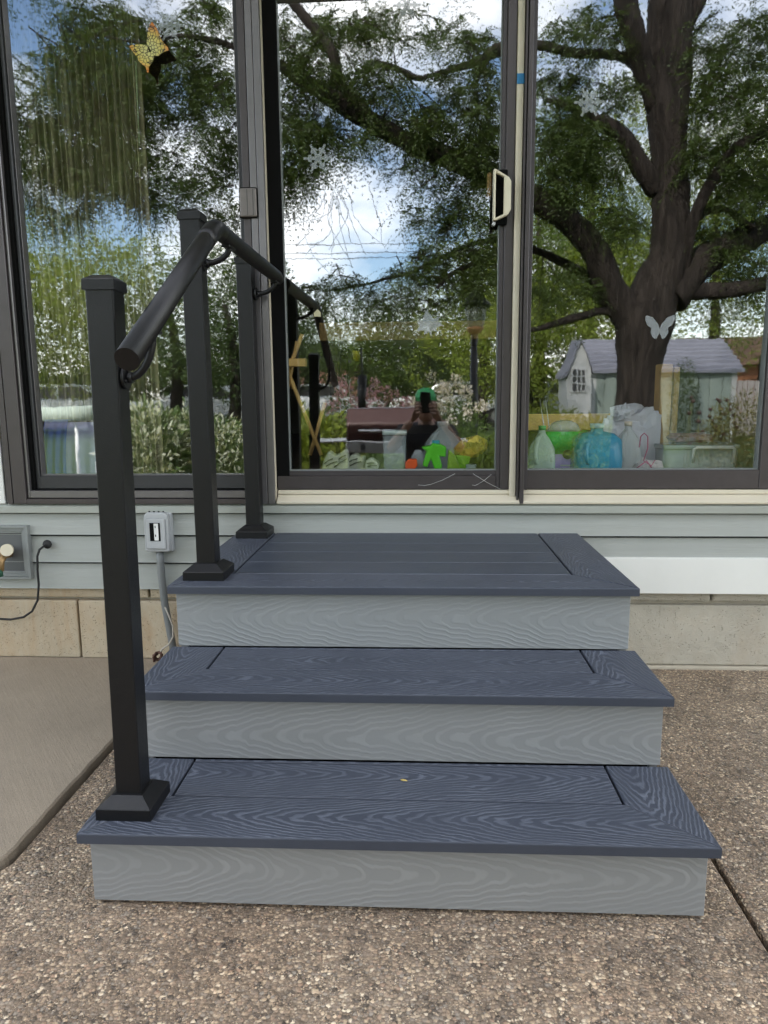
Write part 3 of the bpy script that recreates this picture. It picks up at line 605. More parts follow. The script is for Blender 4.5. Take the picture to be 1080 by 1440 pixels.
MB().loft([((bx0+bx1)/2, .34, FZ, (bx1-bx0)/2*.9, .11, 9), ((bx0+bx1)/2, .34, FZ+.165, (bx1-bx0)/2, .125, 9)], 32).build('bin_body', binm, t)
MB().loft([((bx0+bx1)/2, .34, FZ+.166, (bx1-bx0)/2*1.03, .13, 9), ((bx0+bx1)/2, .34, FZ+.182, (bx1-bx0)/2*1.03, .13, 9)], 32).build('lid', binm, t)
whp = plain('white_plastic', (.7, .7, .68), .4)
MB().tube([(X(978, .2), .205, FZ+.115), (X(978, .2), .198, FZ+.168), (X(982, .2), .195, FZ+.174), (X(1031, .2), .195, FZ+.174), (X(1035, .2), .198, FZ+.168), (X(1035, .2), .205, FZ+.115)], .006, 10).build('handle', whp, t)
for a, b2 in ((968, 996), (1003, 1030)): MB().box(X(a, .3), X(b2, .3), .26, .34, FZ+.085, FZ+.13, .008, 2).build('white_box_inside', whp, t)
t2 = tag(crumple(X(945, .35), X(999, .35), .3, .4, FZ+.184, FZ+.222, .12, 21, 3, .6).build('folded_cloth', plain('dusty_pink_cloth', (.25, .10, .09), .9)), 'folded dusty red cloth lying on the clear storage bin', 'cloth')
t = thing('wire_stand', (X(768, .42), .42, FZ), 'thin steel plant stake pair rising behind the pale jug', 'stake')
MB().tube([at(759, 560, .40), at(772, 645, .40)], .0022, 6).build('stake', M['steel'], t); MB().tube([at(767, 562, .40), at(778, 645, .40)], .0022, 6).build('stake', M['steel'], t)
pine = plain('pine_wood', (.66, .42, .14), .55, 0, .3, 12)
t = thing('wooden_stand', (X(936, .7), .7, FZ), 'honey-coloured wooden stand inside the window with one thick upright', 'stand')
MB().box(X(924, .4), X(940, .4), .38, .46, FZ, at(930, 512, .4).z, .003).build('upright', pine, t); MB().box(X(941, .42), X(950, .42), .40, .44, FZ, at(930, 516, .4).z, .003).build('upright', pine, t)
MB().box(X(738, .45), X(923, .45), .45, .48, at(800, 605, .45).z, at(800, 582, .45).z, .003).build('crossrail', pine, t)
t = thing('wooden_table', (X(575, 2.1), 2.1, FZ), 'wooden table inside the room with a pale plank top edge', 'table')
MB().box(X(452, 2.), X(700, 2.), 2.0, 2.7, at(575, 478, 2.).z, at(575, 452, 2.).z, .004).build('tabletop', pine, t)
for px in (470, 690):
    for yy in (2.05, 2.6): MB().box(X(px, 2.)-.03, X(px, 2.)+.03, yy, yy+.05, FZ, at(575, 478, 2.).z-.001, .003).build('leg', plain('dark_wood', (.05, .03, .02), .6), t)
t = thing('folding_rack', (X(425, .7), .7, FZ), 'folding wooden rack with crossed legs just inside the door', 'rack')
for a, b2, yy in (((380, 590), (425, 470), .7), ((388, 480), (452, 640), .72), ((418, 480), (386, 640), .80), ((436, 640), (457, 566), .76)):
    p, q = at(a[0], a[1], yy), at(b2[0], b2[1], yy); d = (q-p).normalized(); MB().tube([p, q], .011, 4).build('slat', pine, t)
MB().box(X(384, .7), X(434, .7), .66, .70, at(400, 516, .7).z, at(400, 505, .7).z, .002).build('slat', pine, t)
# sneakers
def sneaker(pts, Y, laces, label):
    c = sum(p[0] for p in pts)/len(pts); t = thing('sneaker', (X(c, Y), Y, FZ), label, 'sneaker', 'pale green sneakers behind the door glass')
    P = [at(a, b2, Y) for a, b2 in pts]; zb = FZ+.022
    MB().prism([(p.x, max(p.z, zb)) for p in P], 'y', Y, Y+.085, .009, 3).build('upper', plain('pale_sage_mesh', (.50, .54, .42), .8, 0, .3, 120, .002), t)
    x0, x1 = min(p.x for p in P), max(p.x for p in P)
    MB().box(x0-.003, x1+.003, Y-.004, Y+.09, FZ, FZ+.0215, .008, 3).build('sole', plain('sole_rubber', (.6, .6, .52), .6), t)
    for a, b2, c2, d in laces: p, q = at(a, b2, Y-.003), at(c2, d, Y-.003); MB().tube([p, (p+q)/2+Vector((0, -.003, .003)), q], .0022, 6).build('lace', plain('dark_lace', (.16, .18, .12), .8), t)
sneaker([(451, 663), (454, 650), (459, 638), (462, 634), (468, 641), (476, 640), (483, 632), (487, 634), (490, 650), (491, 663)], .13, [(456, 652, 468, 645), (458, 656, 474, 649), (470, 657, 488, 645), (476, 646, 487, 640)], 'pale green sneaker nearest the door frame with its collar up')
sneaker([(486, 663), (488, 646), (493, 640), (500, 638), (506, 643), (512, 641), (514, 663)], .16, [(490, 650, 503, 645), (492, 655, 508, 649)], 'pale green sneaker in the middle of the three')
sneaker([(512, 663), (514, 648), (520, 645), (528, 648), (533, 654), (530, 663)], .12, [(516, 652, 526, 651), (517, 656, 530, 655)], 'pale green sneaker beside the tall clear container')
t = thing('tall_container', (X(555, .16), .16, FZ), 'tall clear storage container with pale lid behind the door glass', 'container')
cx_ = X(555, .16); zt = at(555, 606, .16).z; clr = clear('frosted_container', (.36, .42, .42), .52)
MB().loft([(cx_, .16, FZ, .039, .038, 8), (cx_, .16, zt-.014, .0435, .042, 8)], 28).build('body', clr, t); MB().loft([(cx_, .16, zt-.013, .046, .045, 8), (cx_, .16, zt+.003, .046, .045, 8)], 28).build('lid', clear('pale_lid', (.55, .66, .62), .8), t)
gs = plain('lime_plastic', (.10, .55, .02), .35)
def poly_obj(name, pts, Y, th, mat, parent, bev=.006):
    P = [at(a, b2, Y) for a, b2 in pts]; return MB().prism([(p.x, max(p.z, FZ)) for p in P], 'y', Y, Y+th, bev, 3).build(name, mat, parent)
t = thing('toy_sprinkler', (X(612, .11), .11, FZ), 'lime green plastic four-legged sprinkler toy by the door glass', 'toy')
poly_obj('body', [(592, 629), (606, 627), (608, 623), (620, 625), (628, 629), (627, 643), (618, 642), (622, 655), (620, 661), (611, 660), (606, 646), (603, 652), (601, 658), (594, 655), (598, 640), (600, 635)], .10, .05, gs, t)
MB().disc(at(613, 624, .12)+Vector((0, 0, .004)), (0, 0, 1), .014, .018).build('nozzle', plain('teal_cap', (.02, .3, .32), .4), t)
t = thing('orange_toy', (X(578, .12), .12, FZ), 'small orange plastic toy beside the clear container', 'toy')
poly_obj('body', [(570, 650), (575, 646), (586, 646), (587, 655), (583, 660), (570, 661)], .11, .04, plain('orange_plastic', (.75, .10, .01), .4), t, .003)
t = thing('detergent_bottle', (X(588, .2), .2, FZ), 'short white ribbed bottle behind the orange toy', 'bottle')
cx_ = X(588, .2); MB().loft([(cx_, .2, FZ, .034, .028, 4), (cx_, .2, FZ+.11, .036, .03, 4), (cx_, .2, FZ+.15, .025, .022, 3), (cx_, .2, FZ+.17, .012, .012, 2)], 24).build('body', clear('white_bottle', (.6, .63, .68), .85), t)
for k in range(5): MB().box(cx_-.012+k*.007, cx_-.0095+k*.007, .1675, .171, FZ+.06, FZ+.1).build('rib', plain('rib_grey', (.3, .3, .3), .6), t)
tag(poly_obj('pouch', [(630, 632), (640, 640), (648, 660), (629, 661)], .12, .02, plain('olive_pouch', (.17, .32, .02), .35), None, .004), 'upright yellow-green pouch beside the lime sprinkler toy', 'pouch')
tag(poly_obj('lime_bowl', [(640, 640), (662, 641), (660, 652), (654, 661), (646, 661)], .13, .03, clear('lime_clear', (.2, .5, .03), .7), None, .004), 'lime green bowl under the gold foil bag', 'bowl')
fo = crumple(X(643, .15), X(684, .15), .12, .19, at(660, 646, .15).z, at(660, 616, .15).z, .35, 12, 2, .8)
for f in fo.b.faces: f.smooth = False
tag(fo.build('foil_bag', plain('gold_foil', (.62, .42, .06), .28, .5, .3, 40)), 'crumpled gold foil bag by the door glass', 'bag')
tag(MB().loft([(X(663, .09), .09, FZ, .016, .016, 2), (X(663, .09), .09, FZ+.125, .02, .02, 2)], 20).build('cup', clear('clear_cup', (.5, .6, .6), .4)), 'small clear cup in front of the foil bag', 'cup')
# curtain: pleated sheer, and a cloth-draped chair
def curtain_mat():
    b = NB('striped_sheer'); v = b.pos(); sp = b.n('ShaderNodeSeparateXYZ', {0: v}).outputs
    s = b.math('MULTIPLY_ADD', b.math('SINE', b.math('MULTIPLY', b.math('ADD', sp[0], b.math('MULTIPLY', b.noise(b.map(v, (30, 1, .2)), 1, 2), .02)), 620.)), .5, .5)
    s = b.math('MULTIPLY', s, b.ramp(b.noise(b.map(v, (38, 1, .3)), 1., 3), [(.3, .2), (.7, 1.)]))
    c = b.mix(s, (.15, .13, .08), (.50, .45, .29)); return b.surf(c, .8)
cu = MB(); x = X(62, .34); xe = X(226, .34); n = 260; row = []
for k in range(n+1):
    xx = x+(xe-x)*k/n; row.append((xx, .34+.018*math.sin(k*.42)+.008*math.sin(k*.17)))
for th in (0,):
    A = [cu.b.verts.new((a, b2, .64)) for a, b2 in row]; Bv = [cu.b.verts.new((a, b2, 2.6)) for a, b2 in row]; A2 = [cu.b.verts.new((a, b2+.003, .64)) for a, b2 in row]; B2 = [cu.b.verts.new((a, b2+.003, 2.6)) for a, b2 in row]
    for k in range(n): cu.b.faces.new((A[k], A[k+1], Bv[k+1], Bv[k])); cu.b.faces.new((A2[k+1], A2[k], B2[k], B2[k+1]))
tag(cu.build('curtain', curtain_mat()), 'striped olive sheer curtain hanging inside the window behind the front post', 'curtain')
tag(MB().tube([at(191, 88, .15), at(196, 205, .15)], .003, 6).build('curtain_wand', plain('green_wand', (.28, .34, .2), .4)), 'thin pale green wand hanging beneath the yellow butterfly', 'wand')
t = thing('draped_chair', (X(90, .6), .22, FZ), 'low chair draped with blue and pale cloth behind the lower corner of the curtain window', 'chair')
def drape(px0, px1, Y, ztop, mat, nm, ph):
    b = MB(); A = []; n = 40
    for k in range(n+1):
        u = k/n; xx = X(px0, Y)+(X(px1, Y)-X(px0, Y))*u; A.append([b.b.verts.new((xx, Y+.012*math.sin(u*19+ph)*(1-v_)+.05*v_**3, FZ+.004+(ztop-FZ)*v_)) for v_ in (0, .25, .5, .75, .92, 1)]+[b.b.verts.new((xx, Y+.3, ztop-.01))])
    for a, c in zip(A, A[1:]):
        for j in range(6): b.b.faces.new((a[j], c[j], c[j+1], a[j+1])).smooth = True
    return b.build(nm, mat, t)
drape(54, 88, .20, at(70, 592, .2).z, plain('blue_cloth', (.07, .12, .48), .85), 'blue_cloth', 0); drape(76, 136, .22, at(100, 596, .2).z, plain('lilac_cloth', (.45, .47, .66), .85), 'pale_cloth', 2)
MB().box(X(60, .3), X(130, .3), .27, .55, FZ, FZ+.03, .004).build('seat', plain('dark_wood', (.05, .03, .02), .6), t)
MB().box(X(60, .3), X(130, .3), .29, .32, FZ+.031, FZ+.16, .004).build('backrest', plain('dark_wood', (.05, .03, .02), .6), t)
#GARDEN

# ------------------------------------------------------------------ the garden behind the camera (seen in the panes)
def leaf_quads(P, D, U, ln, wd):
    """one rhombic leaf per row: P base, D direction, U side"""
    ln = ln[:, None]; wd = wd[:, None]
    V = np.stack([P, P+D*ln*.5+U*wd*.5, P+D*ln, P+D*ln*.5-U*wd*.5], 1).reshape(-1, 3)
    return V, np.arange(len(V)).reshape(-1, 4)
def unit(a): return a/np.maximum(np.linalg.norm(a, axis=1, keepdims=True), 1e-9)
def sprays(B, dirs, L_, K, ll, lw, droop=.5):
    """feathery compound leaves: pairs of leaflets along drooping stalks"""
    N = len(B); t = (np.arange(K)+1)/K; side = unit(np.cross(dirs, np.array([0, 0, 1.])+rng.normal(0, .35, (N, 3))))
    P = B[:, None]+dirs[:, None]*(L_[:, None]*t)[..., None]; P[..., 2] -= droop*L_[:, None]*t**2
    tang = dirs[:, None]-np.array([0, 0, 1.])*(2*droop*t)[None, :, None]
    Ps, Ds, Us = [], [], []
    for sg in (-1, 1):
        d = side[:, None]*sg+tang*.45+rng.normal(0, .22, P.shape); d = unit(d.reshape(-1, 3))
        Ps.append(P.reshape(-1, 3)); Ds.append(d); Us.append(unit(np.cross(d, rng.normal(0, 1, d.shape))))
    P, D_, U = map(np.concatenate, (Ps, Ds, Us)); n = len(P)
    return leaf_quads(P, D_, U, rng.uniform(.75, 1.2, n)*ll, rng.uniform(.8, 1.2, n)*lw)
def stack(parts):
    Vs, Fs, o = [], [], 0
    for V, F in parts: Vs.append(V); Fs.append(F+o); o += len(V)
    return np.concatenate(Vs), np.concatenate(Fs)
leaf_dark = leafmat('locust_leaf', (.028, .048, .012), (.085, .125, .028), .40)
# --- the big locust tree
TY = 5.3
base = gar(897, 690, TY); base.z = 0
TR = thing('locust_tree', base, 'large locust tree with forked trunk and feathery crown beyond the patio, mirrored in the panes', 'tree')
def limb(pts, name='limb', n=12, sub=4):
    """pts: (px, py, width in px, depth)"""
    P = [gar(a, b2, Y) for a, b2, wd, Y in pts]; Rr = [wd/2*(Y+2.56)/FPX for a, b2, wd, Y in pts]
    Q, RR_ = [], []
    for i in range(len(P)-1):
        p0, p1, p2, p3 = P[max(i-1, 0)], P[i], P[i+1], P[min(i+2, len(P)-1)]
        for k in range(sub):
            t = k/sub; Q.append(.5*((2*p1)+(p2-p0)*t+(2*p0-5*p1+4*p2-p3)*t*t+(3*p1-p0-3*p2+p3)*t**3)); RR_.append(Rr[i]*(1-t)+Rr[i+1]*t)
    Q.append(P[-1]); RR_.append(Rr[-1])
    b = MB().tube(Q, RR_, n)
    for v in b.b.verts:
        k = 1; v.co += Vector((math.sin(v.co.z*7+v.co.x*9), math.cos(v.co.z*6+v.co.y*8), 0))*.012
    b.build(name, M['bark'], TR); return Q
skel = []
limb([(890, 720, 84, TY), (893, 660, 72, TY), (897, 570, 60, TY), (899, 500, 60, TY), (908, 450, 78, TY), (922, 410, 62, TY), (940, 360, 50, TY), (943, 290, 45, TY), (941, 220, 45, TY), (938, 160, 52, TY), (939, 90, 58, TY), (941, 20, 58, TY), (944, -120, 44, TY), (940, -300, 26, TY), (950, -480, 12, TY), (948, -620, 2, TY)], 'trunk', 18)
def L2(*p): skel.append(limb(p))
L2((905, 470, 50, TY), (880, 436, 46, 5.25), (858, 408, 40, 5.2), (838, 358, 34, 5.1), (802, 312, 32, 5.0), (754, 280, 31, 4.9), (700, 250, 30, 4.8), (640, 225, 28, 4.7), (585, 205, 26, 4.6), (520, 172, 24, 4.5), (470, 140, 22, 4.4), (433, 116, 19, 4.35), (388, 88, 15, 4.3), (330, 66, 8, 4.2), (262, 50, 5, 4.15), (200, 60, 3, 4.1), (150, 52, 1.5, 4.1))
L2((525, 176, 18, 4.5), (505, 150, 16, 4.5), (477, 118, 15, 4.5), (466, 76, 15, 4.5), (440, 38, 14, 4.5), (405, -5, 12, 4.5), (380, -60, 10, 4.5), (340, -160, 5, 4.4), (320, -240, 1.5, 4.4))
L2((925, 268, 26, TY), (905, 238, 26, 5.2), (880, 197, 24, 5.15), (854, 176, 20, 5.1), (828, 165, 14, 5.1), (800, 150, 9, 5.1), (770, 140, 6, 5.))
L2((905, 110, 18, TY), (885, 84, 15, 5.25), (848, 77, 12, 5.2), (812, 76, 11, 5.1), (762, 66, 11, 5.0), (705, 70, 15, 4.9), (680, 82, 12, 4.85), (640, 98, 7, 4.8), (600, 108, 6, 4.7), (585, 110, 8, 4.7), (548, 94, 7, 4.6), (515, 88, 5, 4.5))
L2((925, 150, 34, TY), (905, 100, 28, 5.2), (892, 50, 26, 5.1), (880, 10, 25, 5.1), (872, -30, 24, 5.0), (850, -100, 18, 4.8), (820, -220, 10, 4.7), (800, -330, 2, 4.6))
L2((935, 80, 22, TY), (962, 45, 20, 5.3), (975, 20, 17, 5.3), (992, -15, 14, 5.3), (1020, -70, 10, 5.3), (1050, -180, 5, 5.3), (1060, -260, 1.5, 5.3))
L2((940, 420, 52, TY), (970, 385, 46, 5.35), (1005, 358, 40, 5.4), (1035, 343, 36, 5.45), (1085, 318, 34, 5.5), (1150, 290, 28, 5.6), (1240, 250, 20, 5.7), (1380, 190, 10, 5.8), (1480, 130, 2, 5.9))
L2((925, 425, 30, TY), (955, 412, 24, 5.3), (990, 410, 22, 5.3), (1030, 408, 20, 5.25), (1085, 396, 18, 5.2), (1160, 380, 14, 5.2), (1260, 350, 7, 5.1), (1340, 300, 2, 5.))
L2((955, 395, 24, TY), (966, 355, 18, 5.2), (973, 320, 16, 5.15), (988, 278, 15, 5.1), (1012, 240, 14, 5.05), (1036, 207, 14, 5.), (1082, 182, 12, 4.9), (1150, 150, 9, 4.8), (1230, 110, 5, 4.7), (1300, 90, 1.5, 4.6))
L2((978, 310, 10, 5.3), (995, 297, 9, 5.3), (1025, 297, 8, 5.3), (1042, 312, 10, 5.3), (1060, 322, 9, 5.3))
L2((875, 430, 16, TY), (835, 396, 13, 5.4), (792, 370, 12, 5.4), (752, 352, 10, 5.4), (700, 338, 8, 5.4), (640, 352, 6, 5.3), (590, 378, 5, 5.2), (520, 398, 4, 5.1), (460, 408, 3, 5.))
L2((880, 450, 18, TY), (852, 438, 12, 5.2), (828, 442, 11, 5.1), (800, 449, 11, 5.), (768, 460, 8, 4.9), (735, 466, 6, 4.8))
L2((840, 372, 12, 5.1), (810, 300, 9, 5.), (770, 240, 8, 4.8))
L2((700, 355, 9, 5.0), (672, 368, 8, 4.9), (640, 382, 6, 4.8), (615, 405, 4, 4.7))
# crown: twigs in clusters, feathery leaves along the twigs
CL = []   # (px, py, rx, ry, depth, depth spread, twigs, leaves per twig)
def C_(*a): CL.append(a)
C_(95, 120, 95, 60, 4.6, 1.0, 46, 22); C_(60, 215, 60, 55, 4.6, .9, 40, 22); C_(155, 195, 70, 60, 4.5, .9, 46, 22); C_(170, 60, 90, 45, 4.6, 1., 34, 20)
C_(245, 105, 60, 55, 4.4, .8, 26, 20); C_(300, 60, 60, 60, 4.4, .8, 20, 18); C_(205, 262, 70, 35, 4.4, .7, 20, 16); C_(90, 285, 70, 25, 4.6, .8, 12, 14)
C_(290, 215, 60, 45, 4.3, .7, 22, 18); C_(310, 300, 30, 20, 4.2, .5, 7, 14); C_(300, 150, 45, 40, 4.3, .7, 14, 16); C_(130, 25, 60, 30, 4.6, .8, 14, 18)
C_(425, 60, 45, 60, 4.5, .8, 22, 18); C_(420, 175, 45, 55, 4.4, .7, 30, 20); C_(405, 255, 30, 40, 4.3, .6, 12, 16); C_(480, 60, 50, 50, 4.6, .8, 18, 16); C_(520, 120, 60, 40, 4.6, .7, 24, 16)
C_(560, 40, 45, 30, 4.7, .7, 10, 16); C_(470, 190, 40, 30, 4.5, .7, 10, 14); C_(575, 175, 60, 30, 4.6, .7, 18, 16); C_(645, 40, 50, 35, 4.8, .8, 12, 16); C_(660, 110, 50, 30, 4.8, .8, 16, 16)
C_(650, 170, 55, 40, 4.8, .8, 26, 18); C_(685, 225, 35, 45, 4.8, .7, 22, 18); C_(610, 235, 50, 28, 4.7, .7, 14, 14); C_(655, 300, 45, 30, 4.9, .6, 16, 14); C_(625, 375, 60, 26, 5.0, .6, 20, 16); C_(680, 370, 30, 45, 5.0, .6, 18, 16)
C_(510, 392, 60, 16, 5.0, .5, 10, 14); C_(560, 420, 60, 16, 5.0, .6, 14, 14); C_(440, 420, 40, 20, 5., .5, 8, 12); C_(590, 300, 20, 12, 4.8, .4, 4, 10)
C_(785, 40, 30, 25, 5.0, .7, 6, 14); C_(840, 50, 35, 40, 5.3, .8, 14, 16); C_(800, 120, 40, 30, 5.0, .7, 14, 16); C_(795, 190, 45, 40, 5.0, .7, 28, 20); C_(850, 215, 40, 35, 5.1, .7, 16, 16); C_(785, 255, 35, 25, 4.9, .6, 14, 16)
C_(870, 300, 35, 35, 5.3, .7, 14, 14); C_(790, 400, 50, 30, 5.3, .7, 16, 16); C_(870, 130, 30, 30, 5.4, .8, 10, 14)
C_(1000, 60, 40, 40, 5.3, .8, 14, 16); C_(1055, 50, 40, 45, 5.3, .8, 18, 16); C_(1010, 130, 45, 40, 5.2, .8, 20, 18); C_(1060, 160, 40, 50, 5.2, .8, 20, 18); C_(1000, 215, 40, 35, 5.4, .8, 18, 16); C_(1050, 260, 45, 40, 5.4, .8, 24, 18); C_(1010, 330, 40, 25, 5.6, .7, 12, 16); C_(1060, 380, 40, 25, 5.5, .7, 12, 16)
# the crown above the frame, over the patio
for k in range(30):
    C_(random.uniform(-60, 1200), random.uniform(-480, -40), 130, 90, random.uniform(3.8, 6.8), 1.3, 20, 15)
B_, D_, LL = [], [], []; tw = MB(); ntw = 0
for (a, b2, rx, ry, Y, dY, nt_, nl) in CL:
    for _ in range(nt_):
        r_ = math.sqrt(random.random())*1.02; th = random.uniform(0, 6.28); yy = Y+random.uniform(-dY, dY)*.6
        p = gar(a+rx*r_*math.cos(th), b2+ry*r_*math.sin(th), yy); sc_ = (Y+2.56)/FPX
        v = Vector((random.gauss(0, 1), random.gauss(0, .9), random.gauss(0, .45)-.1)).normalized(); ln = random.uniform(.55, 1.1)*min(.95, sc_*max(rx, 34)*.85)
        q0 = p-v*ln*.5; pts = []; bend = Vector((random.gauss(0, .25), random.gauss(0, .25), -.28))
        for k in range(6):
            t = k/5; pts.append(q0+v*ln*t+bend*ln*t*t)
        if b2 > -40: tw.tube(pts, [.009, .0075, .006, .005, .004, .003], 3, False); ntw += 1
        for k in range(int(nl*1.25)):
            t = random.uniform(.05, 1.); c = q0+v*ln*t+bend*ln*t*t
            d = Vector((random.gauss(0, 1), random.gauss(0, 1), random.gauss(-.15, .5))).normalized(); d = (d+v*.7).normalized()
            B_.append(c); D_.append(d); LL.append(random.uniform(.16, .32)*(1.0 if b2 > -40 else 1.5))
tw.build('twigs', M['bark'], TR)
B_ = np.array(B_); D_ = np.array(D_); LL = np.array(LL); big = LL > .26
V, F = sprays(B_, D_, LL, 10, .033, .0110, .6)
npmesh('crown', V, F, leaf_dark, TR)
def hang(px, py, Y):  # trailing bare twigs
    b = MB()
    for _ in range(8):
        p = gar(px+random.uniform(-45, 45), py+random.uniform(-25, 10), Y); v = Vector((random.gauss(0, .5), random.gauss(0, .3), -1)).normalized(); pts = [p]
        for k in range(9): v = (v+Vector((random.gauss(0, .26), random.gauss(0, .2), random.gauss(-.05, .15)))).normalized(); pts.append(pts[-1]+v*.07)
        b.tube(pts, [.0028]*len(pts), 3, False)
    b.build('twigs', M['bark'], TR)
hang(430, 285, 4.4); hang(500, 280, 4.5); hang(590, 330, 4.6); hang(255, 265, 4.3)

# --- background trees
def crown_pts(c, rx, ry, rz, n, lumps, seed):
    r_ = np.random.default_rng(seed); cs = r_.normal(0, 1, (lumps, 3)); cs = cs/np.linalg.norm(cs, axis=1, keepdims=True)*r_.uniform(.35, .85, (lumps, 1)); rs = r_.uniform(.25, .5, lumps)
    k = r_.integers(0, lumps, n); d = r_.normal(0, 1, (n, 3)); d /= np.linalg.norm(d, axis=1, keepdims=True); rad = r_.uniform(.55, 1.05, (n, 1))**.5
    P = cs[k]+d*rad*rs[k][:, None]; return P*np.array([rx, ry, rz])+np.array(c), d
def bg_tree(x, y, h, r, label, mat, n=15000, leaf=.10, trunk=.22, low=.18, seed=0, name='tree', group='trees beyond the garden'):
    t = thing(name, (x, y, -.1), label, 'tree', group)
    MB().tube([(x, y, -.1), (x+.1, y, h*.35), (x-.1, y+.1, h*.7)], [trunk, trunk*.75, trunk*.3], 10).build('trunk', M['bark'], t)
    P, d = crown_pts((x, y, h*(low+1)/2), r, r, h*(1-low)/2*1.05, n, 26, seed)
    D2 = unit(d+rng.normal(0, .7, d.shape)); U = unit(np.cross(D2, rng.normal(0, 1, d.shape)))
    V, F = leaf_quads(P, D2, U, rng.uniform(.6, 1.3, n)*leaf, rng.uniform(.6, 1.1, n)*leaf*.62); npmesh('crown', V, F, mat, t); return t
g1 = leafmat('maple_leaf', (.05, .09, .016), (.14, .19, .03), .35); g2 = leafmat('linden_leaf', (.09, .14, .02), (.24, .28, .045), .4); g3 = leafmat('dark_leaf', (.025, .05, .014), (.07, .10, .025), .3)
def bt(px, top, Y, r, label, mat, **k):
    p = gar(px, top, Y); bg_tree(p.x, p.y, p.z, r, label, mat, **k)
bt(20, 330, 17, 3.2, 'pale green tree beyond the garden at the curtain side', g2, seed=1)
bt(130, 300, 20, 3.6, 'tall light green tree behind the white flowering bush', g2, seed=2)
bt(235, 330, 22, 3.0, 'mid green tree in the back row behind the handrail', g1, seed=3)
bt(320, 350, 18, 2.6, 'dark round tree seen beside the door frame', g3, seed=4)
bt(425, 432, 24, 3.4, 'low dark tree under the power lines', g3, seed=5)
bt(520, 440, 26, 3.6, 'low broad green tree behind the pink flowers', g1, seed=6)
bt(605, 425, 25, 3.4, 'low dark tree beyond the street lamp', g3, seed=7)
bt(680, 330, 20, 2.6, 'bright green tree behind the lamp post', g2, seed=8)
bt(765, 150, 21, 3.4, 'tall sunlit tree at the near side of the forked trunk', g1, n=24000, seed=9)
bt(840, 30, 24, 4.2, 'tallest light green tree behind the forked trunk', g2, n=26000, seed=10)
bt(935, 120, 27, 4.0, 'tall mid green tree straight behind the trunk', g1, n=24000, seed=11)
bt(1020, 140, 23, 3.6, 'tall sunlit green tree behind the shed', g2, n=24000, seed=12)
bt(1110, 60, 22, 4.0, 'tall dark tree at the far side of the shed', g1, n=24000, seed=13)
bt(880, 300, 19, 2.6, 'smaller bright tree between shed and trunk', g2, n=14000, seed=14)
bt(740, 400, 17, 2.0, 'yellow green small tree left of the shed', g2, n=12000, seed=15)
bt(-80, 250, 20, 4.0, 'tall tree beyond the garden outside the curtain window', g1, seed=16)
fr_ = []
for k, px in enumerate(range(-200, 1400, 100)):
    p = gar(px, 500+random.uniform(-14, 10), 33); P, d = crown_pts((p.x, p.y, p.z*.5), 4.2, 3., p.z*.55, 5000, 20, 30+k); D2 = unit(d+rng.normal(0, .7, d.shape))
    fr_.append(leaf_quads(P, D2, unit(np.cross(D2, rng.normal(0, 1, d.shape))), rng.uniform(.6, 1.3, 5000)*.22, rng.uniform(.6, 1.1, 5000)*.14))
V, F = stack(fr_); tag(npmesh('undergrowth', V, F, g3), kind='stuff')

# --- bushes and flowers
def bush(name, px, Y, h, r, n, label, cat, mat, leaf=.06, seed=0, group=None, flowers=None):
    p = gar(px, 600, Y); t = thing(name, (p.x, p.y, -.1), label, cat, group)
    r_ = np.random.default_rng(seed); a = r_.uniform(0, 6.28, n); q = r_.uniform(0, 1, n)**.5*r; z = r_.uniform(0, 1, n)**.7*h*(1-.35*(q/r)**2)
    P = np.stack([p.x+q*np.cos(a), p.y+q*np.sin(a), z-.05], 1)+r_.normal(0, .03, (n, 3)); D2 = unit(np.stack([np.cos(a)*.6, np.sin(a)*.6, r_.uniform(.1, 1.2, n)], 1)+r_.normal(0, .5, (n, 3)))
    V, F = leaf_quads(P, D2, unit(np.cross(D2, r_.normal(0, 1, (n, 3)))), r_.uniform(.7, 1.4, n)*leaf, r_.uniform(.6, 1., n)*leaf*.35); npmesh('foliage', V, F, mat, t)
    if flowers:
        fm, nf, fr_ = flowers; Vs = []
        for k in range(nf):
            a_ = r_.uniform(0, 6.28); q_ = r*math.sqrt(r_.uniform(0, 1))*.95; c = np.array([p.x+q_*math.cos(a_), p.y+q_*math.sin(a_), h*(.82+.3*r_.uniform(0, 1))*(1-.3*(q_/r)**2)])
            m_ = 46; dd = unit(r_.normal(0, 1, (m_, 3))); PP = c+dd*fr_*np.array([1, 1, 1.25])*r_.uniform(.5, 1, (m_, 1)); DD = unit(dd+r_.normal(0, .6, (m_, 3)))
            Vs.append(leaf_quads(PP, DD, unit(np.cross(DD, r_.normal(0, 1, (m_, 3)))), np.full(m_, .034), np.full(m_, .028)))
        V, F = stack(Vs); npmesh('blossoms', V, F, fm, t)
    return t
pinkp = leafmat('pink_petal', (.50, .26, .34), (.66, .42, .48), .3); whitep = leafmat('blush_petal', (.66, .58, .56), (.8, .76, .72), .3); gl = leafmat('phlox_leaf', (.05, .10, .02), (.14, .21, .05), .3)
varl = leafmat('variegated_leaf', (.06, .11, .03), (.14, .20, .06), .3, (.45, (.6, .62, .5)))
bush('phlox', 487, 6.6, 1.12, .34, 1500, 'pink phlox clump nearest the rail reflection', 'flowers', gl, seed=1, flowers=(pinkp, 12, .06), group='phlox clumps in the flower bed')
bush('phlox', 540, 6.4, 1.08, .46, 2200, 'wide pink phlox clump in the middle of the bed', 'flowers', gl, seed=2, flowers=(pinkp, 24, .06), group='phlox clumps in the flower bed')
bush('phlox', 622, 6.3, 1.12, .36, 2000, 'blush white phlox clump beside the photographer', 'flowers', gl, seed=3, flowers=(whitep, 20, .06), group='phlox clumps in the flower bed')
